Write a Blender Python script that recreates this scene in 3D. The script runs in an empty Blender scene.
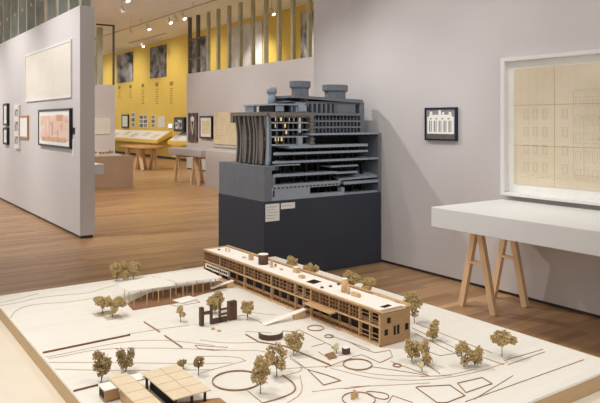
import bpy, math, random
from mathutils import Vector
random.seed(7)
S = bpy.context.scene
COL = S.collection
# ------------------------------------------------------------------ camera
FP = 649.0; H = 1.6; HY = 121.0
T = math.atan(920.0/FP)
FX, FY = math.cos(T), math.sin(T)
RX, RY = math.sin(T), -math.cos(T)
cam = bpy.data.cameras.new('camera'); co = bpy.data.objects.new('camera', cam); COL.objects.link(co)
co.location = (0, 0, H); co.rotation_euler = (math.pi/2, 0, T-math.pi/2)
cam.sensor_width = 36; cam.lens = 36*FP/600; cam.shift_y = -(201.5-HY)/600.0
cam.clip_end = 200; cam.clip_start = 0.05
S.camera = co
# surveyed positions: a picture point met with a real plane (floor level z, or wall plane x / y)
def _d(px, py):
    a = (px-300)/FP; return FX+a*RX, FY+a*RY, (HY-py)/FP
def Z(px, py, z):
    x, y, b = _d(px, py); s = (z-H)/b; return x*s, y*s
def X(px, py, x0):
    x, y, b = _d(px, py); s = x0/x; return y*s, H+b*s      # -> y, z
def Y(px, py, y0):
    x, y, b = _d(px, py); s = y0/y; return x*s, H+b*s      # -> x, z
# ------------------------------------------------------------------ materials
def lin(c):
    return tuple(((v/255.0+0.055)/1.055)**2.4 if v/255.0 > 0.04045 else v/255.0/12.92 for v in c)+(1,)
def base(name, rough=0.6, spec=0.3, metal=0):
    m = bpy.data.materials.new(name); m.use_nodes = True
    n = m.node_tree; b = n.nodes['Principled BSDF']
    b.inputs['Roughness'].default_value = rough; b.inputs['Metallic'].default_value = metal
    b.inputs['Specular IOR Level'].default_value = spec
    return m, n, b
def noisy(name, c1, c2, scale=5, rough=0.6, stretch=(1, 1, 1), spec=0.3, metal=0, detail=4, lo=0.3, hi=0.7, bump=0):
    m, n, b = base(name, rough, spec, metal)
    tc = n.nodes.new('ShaderNodeTexCoord'); mp = n.nodes.new('ShaderNodeMapping')
    mp.inputs['Scale'].default_value = stretch
    nz = n.nodes.new('ShaderNodeTexNoise'); nz.inputs['Scale'].default_value = scale; nz.inputs['Detail'].default_value = detail
    cr = n.nodes.new('ShaderNodeValToRGB')
    cr.color_ramp.elements[0].position = lo; cr.color_ramp.elements[1].position = hi
    cr.color_ramp.elements[0].color = lin(c1); cr.color_ramp.elements[1].color = lin(c2)
    L = n.links.new
    L(tc.outputs['Object'], mp.inputs[0]); L(mp.outputs[0], nz.inputs[0]); L(nz.outputs[0], cr.inputs[0]); L(cr.outputs[0], b.inputs['Base Color'])
    if bump:
        bp = n.nodes.new('ShaderNodeBump'); bp.inputs['Strength'].default_value = bump
        L(nz.outputs[0], bp.inputs['Height']); L(bp.outputs[0], b.inputs['Normal'])
    return m
def emis(name, c, s):
    m, n, b = base(name); b.inputs['Base Color'].default_value = lin(c)
    b.inputs['Emission Color'].default_value = lin(c); b.inputs['Emission Strength'].default_value = s
    return m
M = {}
M['wall'] = noisy('painted_wall', (203, 198, 196), (207, 202, 200), 1.2, 0.75)
M['yellow'] = noisy('yellow_wall_paint', (222, 190, 88), (226, 195, 95), 1.0, 0.7)
M['yellow2'] = noisy('yellow_vitrine_paint', (228, 198, 100), (232, 204, 108), 1.0, 0.6)
M['ceil'] = noisy('ceiling_paint', (242, 243, 244), (246, 247, 248), 0.6, 0.85)
M['basebd'] = noisy('dark_baseboard', (62, 56, 54), (72, 65, 62), 3, 0.6)
M['plinth'] = noisy('plinth_paint', (54, 58, 68), (58, 62, 72), 2, 0.55)
M['mgrey'] = noisy('model_grey', (112, 116, 122), (120, 124, 130), 9, 0.5)
M['mwarmlit'] = noisy('model_grey_warm_lit', (116, 109, 104), (128, 120, 114), 30, 0.55)  # warm light on the tower side put into the model's grey
M['mcoollit'] = noisy('model_grey_cool_lit', (150, 160, 170), (158, 168, 178), 9, 0.5)  # cool light on the front edges put into the model's grey
M['mdark'] = noisy('model_interior_shade', (26, 26, 29), (34, 34, 37), 12, 0.5)  # shade inside the cutaway model put in as near-black colour
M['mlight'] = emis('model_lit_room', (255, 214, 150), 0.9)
M['white'] = noisy('white_lacquer', (220, 222, 221), (224, 226, 225), 2, 0.3, spec=0.5)
M['frame_white'] = noisy('white_frame', (224, 222, 218), (228, 226, 222), 2, 0.45)
M['frame_black'] = noisy('black_frame', (34, 31, 34), (40, 37, 40), 4, 0.4)
M['frame_blue'] = noisy('blue_black_frame', (30, 34, 58), (36, 40, 64), 4, 0.35)
M['frame_wood'] = noisy('oak_frame', (176, 130, 88), (190, 142, 98), 20, 0.5)
M['pine'] = noisy('pine_wood', (220, 186, 144), (234, 204, 164), 9, 0.5, (1, 1, .12))
M['pine2'] = noisy('oak_table', (190, 146, 100), (206, 160, 112), 9, 0.5, (.2, 1, 1))
M['maple'] = noisy('pale_maple_ply', (234, 230, 220), (240, 236, 227), 3.0, 0.5, (1, 9, 1))
M['maple_edge'] = noisy('plywood_edge', (188, 158, 120), (198, 168, 130), 14, 0.6, (1, 1, 8))
M['cream'] = noisy('cream_platform', (226, 216, 198), (232, 222, 204), 3, 0.6)
M['burnt'] = noisy('laser_cut_wood', (140, 104, 70), (158, 120, 84), 40, 0.6)
M['darkwood'] = noisy('dark_walnut', (78, 54, 42), (96, 68, 52), 60, 0.5, (1, 1, .3))
M['deck'] = noisy('brown_deck', (132, 96, 70), (152, 114, 84), 40, 0.6, (6, 1, 1))
M['ply'] = noisy('model_wood', (200, 162, 118), (212, 176, 132), 40, 0.55, (1, 1, .3))
M['ply2'] = noisy('model_wood_end', (156, 120, 82), (170, 134, 94), 30, 0.55, (1, 1, 6))
M['hollow'] = noisy('opening_shade', (16, 10, 8), (26, 17, 12), 40, 0.7)  # shade of openings and rooms in the wooden models painted near-black
M['mwhite'] = noisy('white_card', (244, 240, 232), (248, 244, 236), 10, 0.6)
M['leaf'] = noisy('dried_foliage', (154, 130, 84), (212, 186, 134), 160, 0.85)
M['leaf2'] = noisy('dark_foliage', (132, 112, 76), (180, 154, 108), 160, 0.85)
M['studl'] = noisy('grey_green_steel', (138, 144, 134), (170, 176, 164), 7, 0.5, (1, 1, .4), metal=0.1)  # grey-green steel tone for the left wall studs
M['rooftan'] = noisy('tan_roof_ply', (222, 204, 174), (230, 214, 186), 20, 0.6)
M['railwood'] = noisy('retaining_bar_wood', (112, 78, 54), (130, 92, 64), 60, 0.6)
M['cut'] = noisy('thin_laser_cut', (168, 134, 100), (184, 150, 116), 40, 0.6)
M['screenwood'] = noisy('brown_screen_wood', (140, 106, 74), (158, 122, 88), 60, 0.6)
M['leafpale'] = noisy('pale_foliage', (214, 200, 160), (228, 216, 180), 160, 0.85)
M['stem'] = noisy('twig', (84, 72, 58), (104, 90, 72), 60, 0.8)
M['tan'] = noisy('tan_plinth', (178, 150, 126), (184, 156, 132), 3, 0.6)
M['grey_block'] = noisy('grey_block', (184, 178, 176), (190, 184, 181), 2, 0.6)
M['stud'] = noisy('galvanised_steel', (160, 158, 134), (184, 180, 156), 7, 0.6, (1, 1, .4), spec=0.3, metal=0.0)
M['studd'] = noisy('dark_steel', (88, 86, 82), (104, 101, 96), 7, 0.5, (1, 1, .4), metal=0.3)
M['track'] = noisy('grey_track', (176, 164, 146), (184, 172, 154), 5, 0.5)
M['lamp'] = noisy('lamp_housing', (222, 212, 196), (228, 218, 202), 5, 0.5)
M['glow'] = emis('lamp_lens', (255, 250, 240), 14)
M['ink'] = noisy('ink', (92, 86, 84), (110, 104, 100), 30, 0.8)
M['inklight'] = noisy('faint_ink', (184, 166, 138), (194, 176, 148), 30, 0.8)
M['paperw'] = noisy('white_paper', (234, 232, 226), (240, 238, 232), 8, 0.8)
M['screen'] = emis('screen_glow', (225, 228, 240), 0.9)
M['black'] = noisy('black_plastic', (20, 20, 22), (26, 26, 28), 5, 0.35)

def wood_floor():
    m, n, b = base('oak_strip_floor', 0.34, 0.45)
    L = n.links.new
    tc = n.nodes.new('ShaderNodeTexCoord')
    br = n.nodes.new('ShaderNodeTexBrick')
    br.offset = 0.37; br.offset_frequency = 2
    br.inputs['Scale'].default_value = 1
    br.inputs['Brick Width'].default_value = 1.15; br.inputs['Row Height'].default_value = 0.083
    br.inputs['Mortar Size'].default_value = 0.0012; br.inputs['Mortar Smooth'].default_value = 0.3; br.inputs['Bias'].default_value = 0.0
    br.inputs['Color1'].default_value = lin((160, 121, 82)); br.inputs['Color2'].default_value = lin((198, 157, 114)); br.inputs['Mortar'].default_value = lin((112, 84, 60))
    nz = n.nodes.new('ShaderNodeTexNoise'); mp = n.nodes.new('ShaderNodeMapping'); mp.inputs['Scale'].default_value = (1.0, 22, 1)
    nz.inputs['Scale'].default_value = 2.2; nz.inputs['Detail'].default_value = 6
    mx = n.nodes.new('ShaderNodeMixRGB'); mx.blend_type = 'OVERLAY'; mx.inputs[0].default_value = 0.32
    L(tc.outputs['Object'], br.inputs['Vector']); L(tc.outputs['Object'], mp.inputs[0]); L(mp.outputs[0], nz.inputs[0])
    L(br.outputs['Color'], mx.inputs[1]); L(nz.outputs[0], mx.inputs[2]); L(mx.outputs[0], b.inputs['Base Color'])
    return m
M['floor'] = wood_floor()

def paper(name, c1, c2, line, axis_scale=(1, 1, 1), lines=18, amount=0.5, blot=None, thr=0.5):
    """aged sheet with faint drawn grid lines broken up by noise, and optional coloured patches"""
    m, n, b = base(name, 0.8, 0.2); L = n.links.new
    tc = n.nodes.new('ShaderNodeTexCoord'); mp = n.nodes.new('ShaderNodeMapping'); mp.inputs['Scale'].default_value = axis_scale
    L(tc.outputs['Generated'], mp.inputs[0])
    nz = n.nodes.new('ShaderNodeTexNoise'); nz.inputs['Scale'].default_value = 3; nz.inputs['Detail'].default_value = 5
    L(mp.outputs[0], nz.inputs[0])
    cr = n.nodes.new('ShaderNodeValToRGB'); cr.color_ramp.elements[0].position = .3; cr.color_ramp.elements[1].position = .7
    cr.color_ramp.elements[0].color = lin(c1); cr.color_ramp.elements[1].color = lin(c2); L(nz.outputs[0], cr.inputs[0])
    br = n.nodes.new('ShaderNodeTexBrick'); br.offset = 0.0
    br.inputs['Scale'].default_value = lines; br.inputs['Brick Width'].default_value = 1.0; br.inputs['Row Height'].default_value = .8
    br.inputs['Mortar Size'].default_value = .045; br.inputs['Mortar Smooth'].default_value = 0.5
    br.inputs['Color1'].default_value = (0, 0, 0, 1); br.inputs['Color2'].default_value = (0, 0, 0, 1); br.inputs['Mortar'].default_value = (1, 1, 1, 1)
    sx = n.nodes.new('ShaderNodeSeparateXYZ'); cb = n.nodes.new('ShaderNodeCombineXYZ')
    L(tc.outputs['Generated'], sx.inputs[0])
    L(sx.outputs['Y'], cb.inputs[0]); L(sx.outputs['Z'], cb.inputs[1]); L(cb.outputs[0], br.inputs['Vector'])
    n2 = n.nodes.new('ShaderNodeTexNoise'); n2.inputs['Scale'].default_value = 5; L(tc.outputs['Generated'], n2.inputs[0])
    gt = n.nodes.new('ShaderNodeMapRange'); gt.inputs[1].default_value = thr-.05; gt.inputs[2].default_value = thr+.1; gt.inputs[4].default_value = amount
    L(n2.outputs[0], gt.inputs[0])
    mu = n.nodes.new('ShaderNodeMath'); mu.operation = 'MULTIPLY'; L(br.outputs['Color'], mu.inputs[0]); L(gt.outputs[0], mu.inputs[1])
    mx = n.nodes.new('ShaderNodeMixRGB'); L(mu.outputs[0], mx.inputs[0]); L(cr.outputs[0], mx.inputs[1]); mx.inputs[2].default_value = lin(line)
    out = mx.outputs[0]
    if blot:
        n3 = n.nodes.new('ShaderNodeTexNoise'); n3.inputs['Scale'].default_value = 4.5; n3.noise_dimensions = '4D'; n3.inputs['W'].default_value = 3.1
        L(tc.outputs['Generated'], n3.inputs[0])
        g3 = n.nodes.new('ShaderNodeMapRange'); g3.inputs[1].default_value = .55; g3.inputs[2].default_value = .68; g3.inputs[4].default_value = .5
        L(n3.outputs[0], g3.inputs[0])
        m3 = n.nodes.new('ShaderNodeMixRGB'); L(g3.outputs[0], m3.inputs[0]); L(out, m3.inputs[1]); m3.inputs[2].default_value = lin(blot); out = m3.outputs[0]
    L(out, b.inputs['Base Color'])
    return m
def photo(name, c1, c2, scale=4, w=0.0):
    m, n, b = base(name, 0.6, 0.2); L = n.links.new
    tc = n.nodes.new('ShaderNodeTexCoord')
    nz = n.nodes.new('ShaderNodeTexNoise'); nz.noise_dimensions = '4D'; nz.inputs['W'].default_value = w
    nz.inputs['Scale'].default_value = scale; nz.inputs['Detail'].default_value = 8; nz.inputs['Distortion'].default_value = .25
    cr = n.nodes.new('ShaderNodeValToRGB'); e = cr.color_ramp.elements
    e[0].position = .38; e[1].position = .62; e[0].color = lin(c1); e[1].color = lin(c2)
    L(tc.outputs['Generated'], nz.inputs[0]); L(nz.outputs[0], cr.inputs[0]); L(cr.outputs[0], b.inputs['Base Color'])
    return m
M['draw_big'] = paper('aged_blueprint', (212, 198, 172), (224, 212, 188), (172, 148, 112), lines=26, amount=.16, blot=None, thr=.42)
M['draw_left'] = paper('cream_plan_sheet', (218, 212, 198), (226, 220, 208), (176, 166, 144), lines=3, amount=.08)
M['draw_pink'] = paper('pink_perspective', (224, 194, 176), (236, 212, 198), (196, 146, 120), lines=4, amount=.25, blot=(200, 142, 106))
M['draw_mid'] = paper('cream_elevation', (222, 208, 172), (232, 220, 188), (170, 150, 112), lines=9, amount=.6)
M['draw_grey'] = paper('grey_sheet', (214, 212, 204), (224, 222, 214), (150, 146, 140), lines=8, amount=.6)
M['photo1'] = photo('grey_photo_print', (40, 38, 40), (186, 182, 178), 2.2, 1)
M['photo2'] = photo('grey_photo_print_two', (46, 44, 44), (150, 146, 142), 3.4, 4)
M['photo3'] = photo('grey_photo_print_three', (52, 50, 52), (196, 192, 188), 2.6, 9)
M['photopale'] = photo('pale_photo_print', (188, 184, 182), (226, 222, 218), 2.2, 6)
M['photodark'] = photo('dark_photo_print', (58, 48, 46), (128, 112, 106), 3.2, 12)
M['photosmall'] = photo('small_colour_prints', (96, 92, 110), (196, 178, 140), 6, 15)
M['photobw'] = photo('moving_image', (20, 20, 22), (226, 226, 226), 3, 18)

# ------------------------------------------------------------------ mesh building
class MB:
    def __init__(s): s.v = []; s.f = []; s.mi = []; s.cur = 0; s.sm = False; s.smooth = []
    def face(s, idx): s.f.append(idx); s.mi.append(s.cur); s.smooth.append(s.sm)
    def box(s, x0, y0, z0, x1, y1, z1):
        if x0 > x1: x0, x1 = x1, x0
        if y0 > y1: y0, y1 = y1, y0
        if z0 > z1: z0, z1 = z1, z0
        return s.prism([(x0, y0), (x1, y0), (x1, y1), (x0, y1)], z0, z1)
    def prism(s, pts, z0, z1, top=None):
        a = sum(pts[i][0]*pts[(i+1) % len(pts)][1]-pts[(i+1) % len(pts)][0]*pts[i][1] for i in range(len(pts)))
        if a < 0: pts = pts[::-1]; top = top[::-1] if top else None
        n = len(pts); k = len(s.v); tp = top or pts
        s.v += [(p[0], p[1], z0) for p in pts]+[(p[0], p[1], z1) for p in tp]
        s.face(list(range(k+n-1, k-1, -1))); s.face(list(range(k+n, k+2*n)))
        for i in range(n):
            j = (i+1) % n; s.face([k+i, k+j, k+n+j, k+n+i])
        return s
    def hexa(s, c8):   # 4 bottom ccw + 4 top ccw
        k = len(s.v); s.v += [tuple(p) for p in c8]
        for q in ([3, 2, 1, 0], [4, 5, 6, 7], [0, 1, 5, 4], [1, 2, 6, 5], [2, 3, 7, 6], [3, 0, 4, 7]): s.face([k+i for i in q])
        return s
    def bar(s, a, b, w, h=None, up=(0, 0, 1)):
        a = Vector(a); b = Vector(b); h = h or w
        d = (b-a).normalized(); u = Vector(up)
        if abs(d.dot(u)) > .99: u = Vector((1, 0, 0))
        r = d.cross(u).normalized(); u = r.cross(d).normalized()
        q = [(-.5, -.5), (.5, -.5), (.5, .5), (-.5, .5)]
        k = len(s.v)
        for p in (a, b): s.v += [tuple(p+r*(x*w)+u*(y*h)) for x, y in q]
        s.face([k, k+1, k+2, k+3]); s.face([k+7, k+6, k+5, k+4])
        for i in range(4):
            j = (i+1) % 4; s.face([k+j, k+i, k+4+i, k+4+j])
        return s
    def tube(s, a, b, r0, r1=None, n=12, cap=True):
        a = Vector(a); b = Vector(b); r1 = r0 if r1 is None else r1
        d = (b-a).normalized(); u = Vector((0, 0, 1)) if abs(d.z) < .9 else Vector((1, 0, 0))
        r = d.cross(u).normalized(); u = r.cross(d).normalized(); k = len(s.v)
        for p, rr in ((a, r0), (b, r1)):
            for i in range(n):
                t = 2*math.pi*i/n; s.v.append(tuple(p+(r*math.cos(t)+u*math.sin(t))*rr))
        sm = s.sm; s.sm = True
        for i in range(n):
            j = (i+1) % n; s.face([k+j, k+i, k+n+i, k+n+j])
        s.sm = sm
        if cap: s.face([k+i for i in range(n)]); s.face([k+n+i for i in range(n-1, -1, -1)])
        return s
    def ribbon(s, pts, w, z0, z1, closed=False):
        """one continuous raised strip along a polyline, mitred at the corners"""
        P = [Vector((p[0], p[1])) for p in pts]; n = len(P)
        if n < 2: return s
        Lp = []; Rp = []
        for i in range(n):
            if closed: a, b = P[i-1], P[(i+1) % n]
            else: a, b = P[max(i-1, 0)], P[min(i+1, n-1)]
            d1 = (P[i]-a); d2 = (b-P[i])
            if d1.length < 1e-7: d1 = d2
            if d2.length < 1e-7: d2 = d1
            d1.normalize(); d2.normalize()
            t = (d1+d2)
            if t.length < 1e-4: t = d1
            t.normalize(); nn = Vector((-t.y, t.x)); sc = 1/max(.5, nn.dot(Vector((-d1.y, d1.x))))
            Lp.append(P[i]+nn*w*.5*sc); Rp.append(P[i]-nn*w*.5*sc)
        k = len(s.v)
        for i in range(n):
            s.v += [(Lp[i].x, Lp[i].y, z0), (Rp[i].x, Rp[i].y, z0), (Rp[i].x, Rp[i].y, z1), (Lp[i].x, Lp[i].y, z1)]
        m = n if closed else n-1
        for i in range(m):
            a = k+4*i; b = k+4*((i+1) % n)
            for q in range(4): s.face([a+q, a+(q+1) % 4, b+(q+1) % 4, b+q])
        if not closed: s.face([k+3, k+2, k+1, k]); e = k+4*(n-1); s.face([e, e+1, e+2, e+3])
        return s
    def build(s, name, mats, parent=None, bevel=0):
        me = bpy.data.meshes.new(name); me.from_pydata(s.v, [], s.f); me.update()
        if not isinstance(mats, (list, tuple)): mats = [mats]
        for m in mats: me.materials.append(M[m] if isinstance(m, str) else m)
        me.polygons.foreach_set('material_index', s.mi); me.polygons.foreach_set('use_smooth', s.smooth)
        o = bpy.data.objects.new(name, me); COL.objects.link(o)
        if parent:
            o.parent = parent
            l = parent.matrix_basis.translation if parent.parent is None else parent.parent.matrix_basis.translation
            if parent.parent is None: o.location = -parent.location
        if bevel:
            b = o.modifiers.new('bevel', 'BEVEL'); b.width = bevel; b.segments = 2; b.limit_method = 'ANGLE'
        return o
def tag(o, label=None, cat=None, group=None, kind=None):
    if label: o['label'] = label
    if cat: o['category'] = cat
    if group: o['group'] = group
    if kind: o['kind'] = kind
    return o
def empty(name, loc, label, cat, group=None):
    o = bpy.data.objects.new(name, None); COL.objects.link(o); o.location = loc; o.empty_display_size = .1
    return tag(o, label, cat, group)
def struct(name, mb, m): return tag(mb.build(name, m), kind='structure')
def B(*a): return MB().box(*a)

# ================================================================== THE ROOM
struct('floor', B(-4, -2.5, -.1, 11.4, 40, 0), 'floor')
struct('ceiling', B(-4, -2.5, 5.05, 11.4, 40, 5.15), 'ceil')
WH = 3.17
struct('wall_left', B(2.635, 8.91, .04, 2.835, 20, WH), 'wall')
struct('baseboard_left', B(2.655, 8.93, 0, 2.815, 19.98, .04), 'basebd')
struct('wall_right', B(5.0, -2.4, .03, 5.2, 6.78, WH), 'wall')
struct('baseboard_right', B(5.015, -2.38, 0, 5.185, 6.76, .03), 'basebd')
struct('wall_centre', B(9.4, 8.0, .04, 9.6, 19.9, WH), 'wall')
struct('baseboard_centre', B(9.42, 8.02, 0, 9.58, 19.88, .04), 'basebd')
SWY = 22.0; SX1 = Y(115, 85, SWY)[0]; SWH = Y(115, 85, SWY)[1]
struct('wall_short', B(6.2, SWY, .04, SX1, SWY+.16, SWH), 'wall')
struct('baseboard_short', B(6.22, SWY+.02, 0, SX1-.02, SWY+.14, .04), 'basebd')
struct('wall_yellow', B(11.2, 6, .1, 11.4, 40, 5.05), 'yellow')
struct('baseboard_yellow', B(11.22, 6, 0, 11.38, 40, .1), 'basebd')

ORD = ['first', 'second', 'third', 'fourth', 'fifth', 'sixth', 'seventh', 'eighth', 'ninth', 'tenth', 'eleventh', 'twelfth', 'thirteenth', 'fourteenth', 'fifteenth', 'sixteenth', 'seventeenth', 'eighteenth', 'nineteenth', 'twentieth']
def stud(name, x, y, z0, z1, label, group, mat='stud', wx=.13, wy=.03, root=None):
    """C-section steel stud: web across the wall thickness, two flanges, service holes as knockouts"""
    t = .004; mb = MB()
    mb.box(x, y, z0, x+t*2, y+wy*2, z1)            # flange facing the room
    mb.box(x+wx-t*2, y, z0, x+wx, y+wy*2, z1)      # rear flange
    mb.box(x+t*2, y, z0, x+wx-t*2, y+t, z1)        # web
    o = mb.build(name, mat); tag(o, label, 'metal stud', group)
    kb = MB()
    for zz in (z0+.45, z0+1.1):
        B(x+wx*.4, y-.001, zz, x+wx*.6, y, zz+.06).build('knockout', 'lamp', o)
    return o
ys_left = [8.915, 9.48, 10.06, 10.7, 11.42, 12.07, 12.75, 13.4, 14.1, 14.8]
for i, y in enumerate(ys_left):
    stud('metal_stud', 2.655, y, WH, 5.05,
         'steel stud on the left grey wall, %s counted back from its near end' % ORD[i],
         'steel studs above the left partition', 'studl')
ys_mid = [19.74, 19.12, 18.4, 17.74, 17.05, 16.38, 15.68, 14.98, 14.33, 13.68, 12.98, 12.3]
for i, y in enumerate(ys_mid):
    stud('metal_stud', 9.42, y, WH, 5.05,
         '%s stud above the far centre wall, %s from its left end' % ('dark steel' if i < 2 else 'pale steel', ORD[i]),
         'steel studs above the centre partition', 'studd' if i < 2 else 'stud', .10, .05 if i < 2 else .045)
# frame above the short wall
t = empty('stud_frame', (SX1-.3, SWY+.03, SWH), 'thin grey rectangular steel frame with a double post standing on the short far wall', 'metal frame')
fx0 = Y(98, 30, SWY+.03)[0]; fx1 = SX1; fz1 = Y(115, 25, SWY+.03)[1]
B(fx1-.05, SWY+.03, SWH, fx1, SWY+.12, fz1).build('post', 'studd', t)
B(Y(97, 30, SWY+.03)[0], SWY+.03, SWH, Y(103, 30, SWY+.03)[0], SWY+.12, fz1-.12).build('post', 'stud', t)
B(fx0-.05, SWY+.03, fz1-.05, fx1, SWY+.12, fz1).build('top_rail', 'studd', t)

for i, y in enumerate([6.62, 5.95]):
    stud('metal_stud', 5.03, y, WH, 5.05, 'steel stud on the near right wall behind the dark model, %s from its far end' % ORD[i], 'steel studs above the right wall')

# track lights
t = empty('light_track', (8.2, 20, 4.85), 'pale ceiling lighting track running along the far gallery', 'lighting track')
B(8.22, 12, 4.86, 8.26, 30, 4.89).build('rail', 'track', t)
for y in range(13, 30, 4): B(8.235, y, 4.89, 8.245, y+.02, 5.05).build('hanger', 'track', t)
def spot(px, py, lit, label, hang=4.86):
    x, y = Z(px, py, 4.68); x = 8.24 if abs(x-8.3) < .25 else x
    e = empty('track_spotlight', (x, y, 4.68), label, 'spotlight', 'ceiling spotlights')
    MB().tube((x-.02, y+.02, 4.78), (x+.03, y-.08, 4.62), .045, .055, 14).build('housing', 'lamp', e)
    MB().tube((x, y, 4.74), (x, y, hang if x == 8.24 else 5.05), .012, .012, 8).build('stem', 'lamp', e)
    if lit: MB().tube((x+.031, y-.083, 4.617), (x+.033, y-.087, 4.61), .046, .046, 14).build('lens', 'glow', e)
for q in [(147, 27.7, 1, 'lit spotlight on the far track, leftmost of the three bright ones in a row'),
          (169, 21.3, 1, 'lit spotlight on the far track, middle of the three bright ones in a row'),
          (184, 17.2, 1, 'lit spotlight on the far track, right of the three bright ones in a row'),
          (142, 45.3, 1, 'small lit spotlight close to the yellow wall, near the ceiling slot'),
          (125.7, -1, 1, 'lit spotlight cut by the top edge of the picture, left of the others'),
          (271.5, 12.5, 1, 'lit spotlight glowing between the steel studs of the centre wall'),
          (315.5, 2, 1, 'lit spotlight beside the top corner of the near right wall'),
          (122, 10.5, 0, 'unlit pale spotlight hanging at the upper left of the far ceiling'),
          (130, 31, 0, 'unlit pale spotlight at the left of the far track'),
          (178, 19.5, 0, 'unlit pale spotlight between two lit ones on the far track')]: spot(*q)
t = tag(B(10.32, 23.8, 5.035, 10.42, 27.8, 5.05).build('air_vent', 'track'), 'long narrow grey air slot in the far ceiling before the yellow wall', 'air vent')

# ================================================================== PICTURES
def picture(name, plane, x0, r, depth, fw, fmat, imat, label, cat='framed drawing', mat_w=0, parts=None, group=None):
    """wall picture on a wall facing -x (plane X) or -y (plane Y); r = picture rectangle in the photo, front face at x0"""
    if plane == 'X':
        a = X(r[0], r[1], x0-depth); b = X(r[2], r[1], x0-depth); zc = [X(r[0], r[1], x0-depth)[1], X(r[2], r[1], x0-depth)[1], X(r[0], r[3], x0-depth)[1], X(r[2], r[3], x0-depth)[1]]
    y1, y0 = a[0], b[0]; z1 = (zc[0]+zc[1])/2; z0 = (zc[2]+zc[3])/2
    e = empty(name, (x0-.001, (y0+y1)/2, z0), label, cat, group)
    xf = x0-depth; xb = x0-.001
    if fw:
        f = MB(); f.box(xf, y0, z0, xb, y0+fw, z1); f.box(xf, y1-fw, z0, xb, y1, z1)
        f.box(xf, y0+fw, z0, xb, y1-fw, z0+fw); f.box(xf, y0+fw, z1-fw, xb, y1-fw, z1)
        f.build('frame', fmat, e)
    if mat_w:
        B(xf+.012, y0+fw, z0+fw, xb, y1-fw, z1-fw).build('mount', 'paperw', e)
        g = fw+mat_w
        B(xf+.010, y0+g, z0+g, xf+.0119, y1-g, z1-g).build('print', imat, e)
    else:
        B(xf+.008 if fw else xf, y0+fw, z0+fw, xb, y1-fw, z1-fw).build('print', imat, e)
    return e, (y0, y1, z0, z1, xf)
XL = 2.635
picture('wall_drawing', 'X', XL, (25, 48, 70.5, 100), .025, .03, 'frame_white', 'draw_left', 'very large cream plan in thin white frame high on the left wall')
e, qd = picture('framed_drawing', 'X', XL, (38, 109, 69.5, 147), .045, .03, 'frame_black', 'draw_pink', 'black framed pinkish perspective drawing below the large cream plan', mat_w=.07)
dm = MB(); xq = qd[4]+.0095; Wd = qd[1]-qd[0]; Hd = qd[3]-qd[2]
for (a, b, c, d_) in [(.12, .14, .88, .26), (.20, .68, .42, .84), (.50, .30, .56, .66), (.22, .44, .27, .62), (.34, .26, .38, .44), (.62, .26, .64, .8), (.74, .3, .76, .78)]:
    dm.box(xq, qd[0]+Wd*a, qd[2]+Hd*b, xq+.0004, qd[0]+Wd*c, qd[2]+Hd*d_)
dm.build('drawn_furniture', noisy('drawn_tan', (204, 156, 124), (222, 184, 158), 6, .8), e)
picture('framed_drawing', 'X', XL, (19, 115.5, 27.3, 138.5), .03, .035, 'frame_wood', 'paperw', 'small sheet in light wood frame on the left wall')
e, q = picture('photo_panel', 'X', XL, (14, 105, 18.5, 148.5), .04, .0, 'frame_white', 'frame_white', 'narrow tall white panel with three small photographs', 'photo panel')
for k, (a, b) in enumerate([(.10, .28), (.40, .62), (.74, .90)]):
    zz0 = q[2]+(q[3]-q[2])*a; zz1 = q[2]+(q[3]-q[2])*b
    B(q[4]-.001, q[0]+.06, zz0, q[4], q[1]-.06, zz1).build('photograph', 'photo3', e)
picture('framed_photograph', 'X', XL, (2.8, 103.5, 6.8, 125.5), .05, .04, 'frame_black', 'draw_grey', 'upper of two stacked black framed photographs at the far end of the left wall', 'framed photograph', mat_w=.06)
picture('framed_photograph', 'X', XL, (2.8, 127.5, 6.8, 144.5), .05, .04, 'frame_black', 'draw_grey', 'lower of two stacked black framed photographs at the far end of the left wall', 'framed photograph', mat_w=.06)
yy, zz = X(73.5, 130.5, XL)
tag(B(XL-.015, yy-.07, zz-.05, XL, yy+.0, zz+.04).build('wall_label', 'black'), 'small black label beside the black framed pinkish drawing', 'wall label')
tag(B(XL-.006, yy-.06, zz-.35, XL, yy+.06, zz-.12).build('wall_label', 'frame_white'), 'small white text label under the tiny black one', 'wall label')

# right wall: big framed sheet, small photo
XR = 5.0
e = empty('framed_sheet', (XR-.09, 3, .9), 'large aged tan elevation drawing in a deep white box frame above the white table', 'framed drawing')
fy1 = 3.79; fy0 = 1.55; fz0 = .925; fz1 = 2.172; fd = .09
f = MB(); f.box(XR-fd, fy0, fz0, XR-.001, fy0+.045, fz1); f.box(XR-fd, fy1-.045, fz0, XR-.001, fy1, fz1)
f.box(XR-fd, fy0+.045, fz0, XR-.001, fy1-.045, fz0+.03); f.box(XR-fd, fy0+.045, fz1-.035, XR-.001, fy1-.045, fz1)
f.build('frame', 'frame_white', e, .004)
B(XR-.03, fy0+.045, fz0+.03, XR-.001, fy1-.045, fz1-.035).build('mount', 'paperw', e)
s_ = B(XR-.034, fy0+.12, 1.033, XR-.0301, 3.683, 2.072).build('drawing_sheet', 'draw_big', e)
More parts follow.
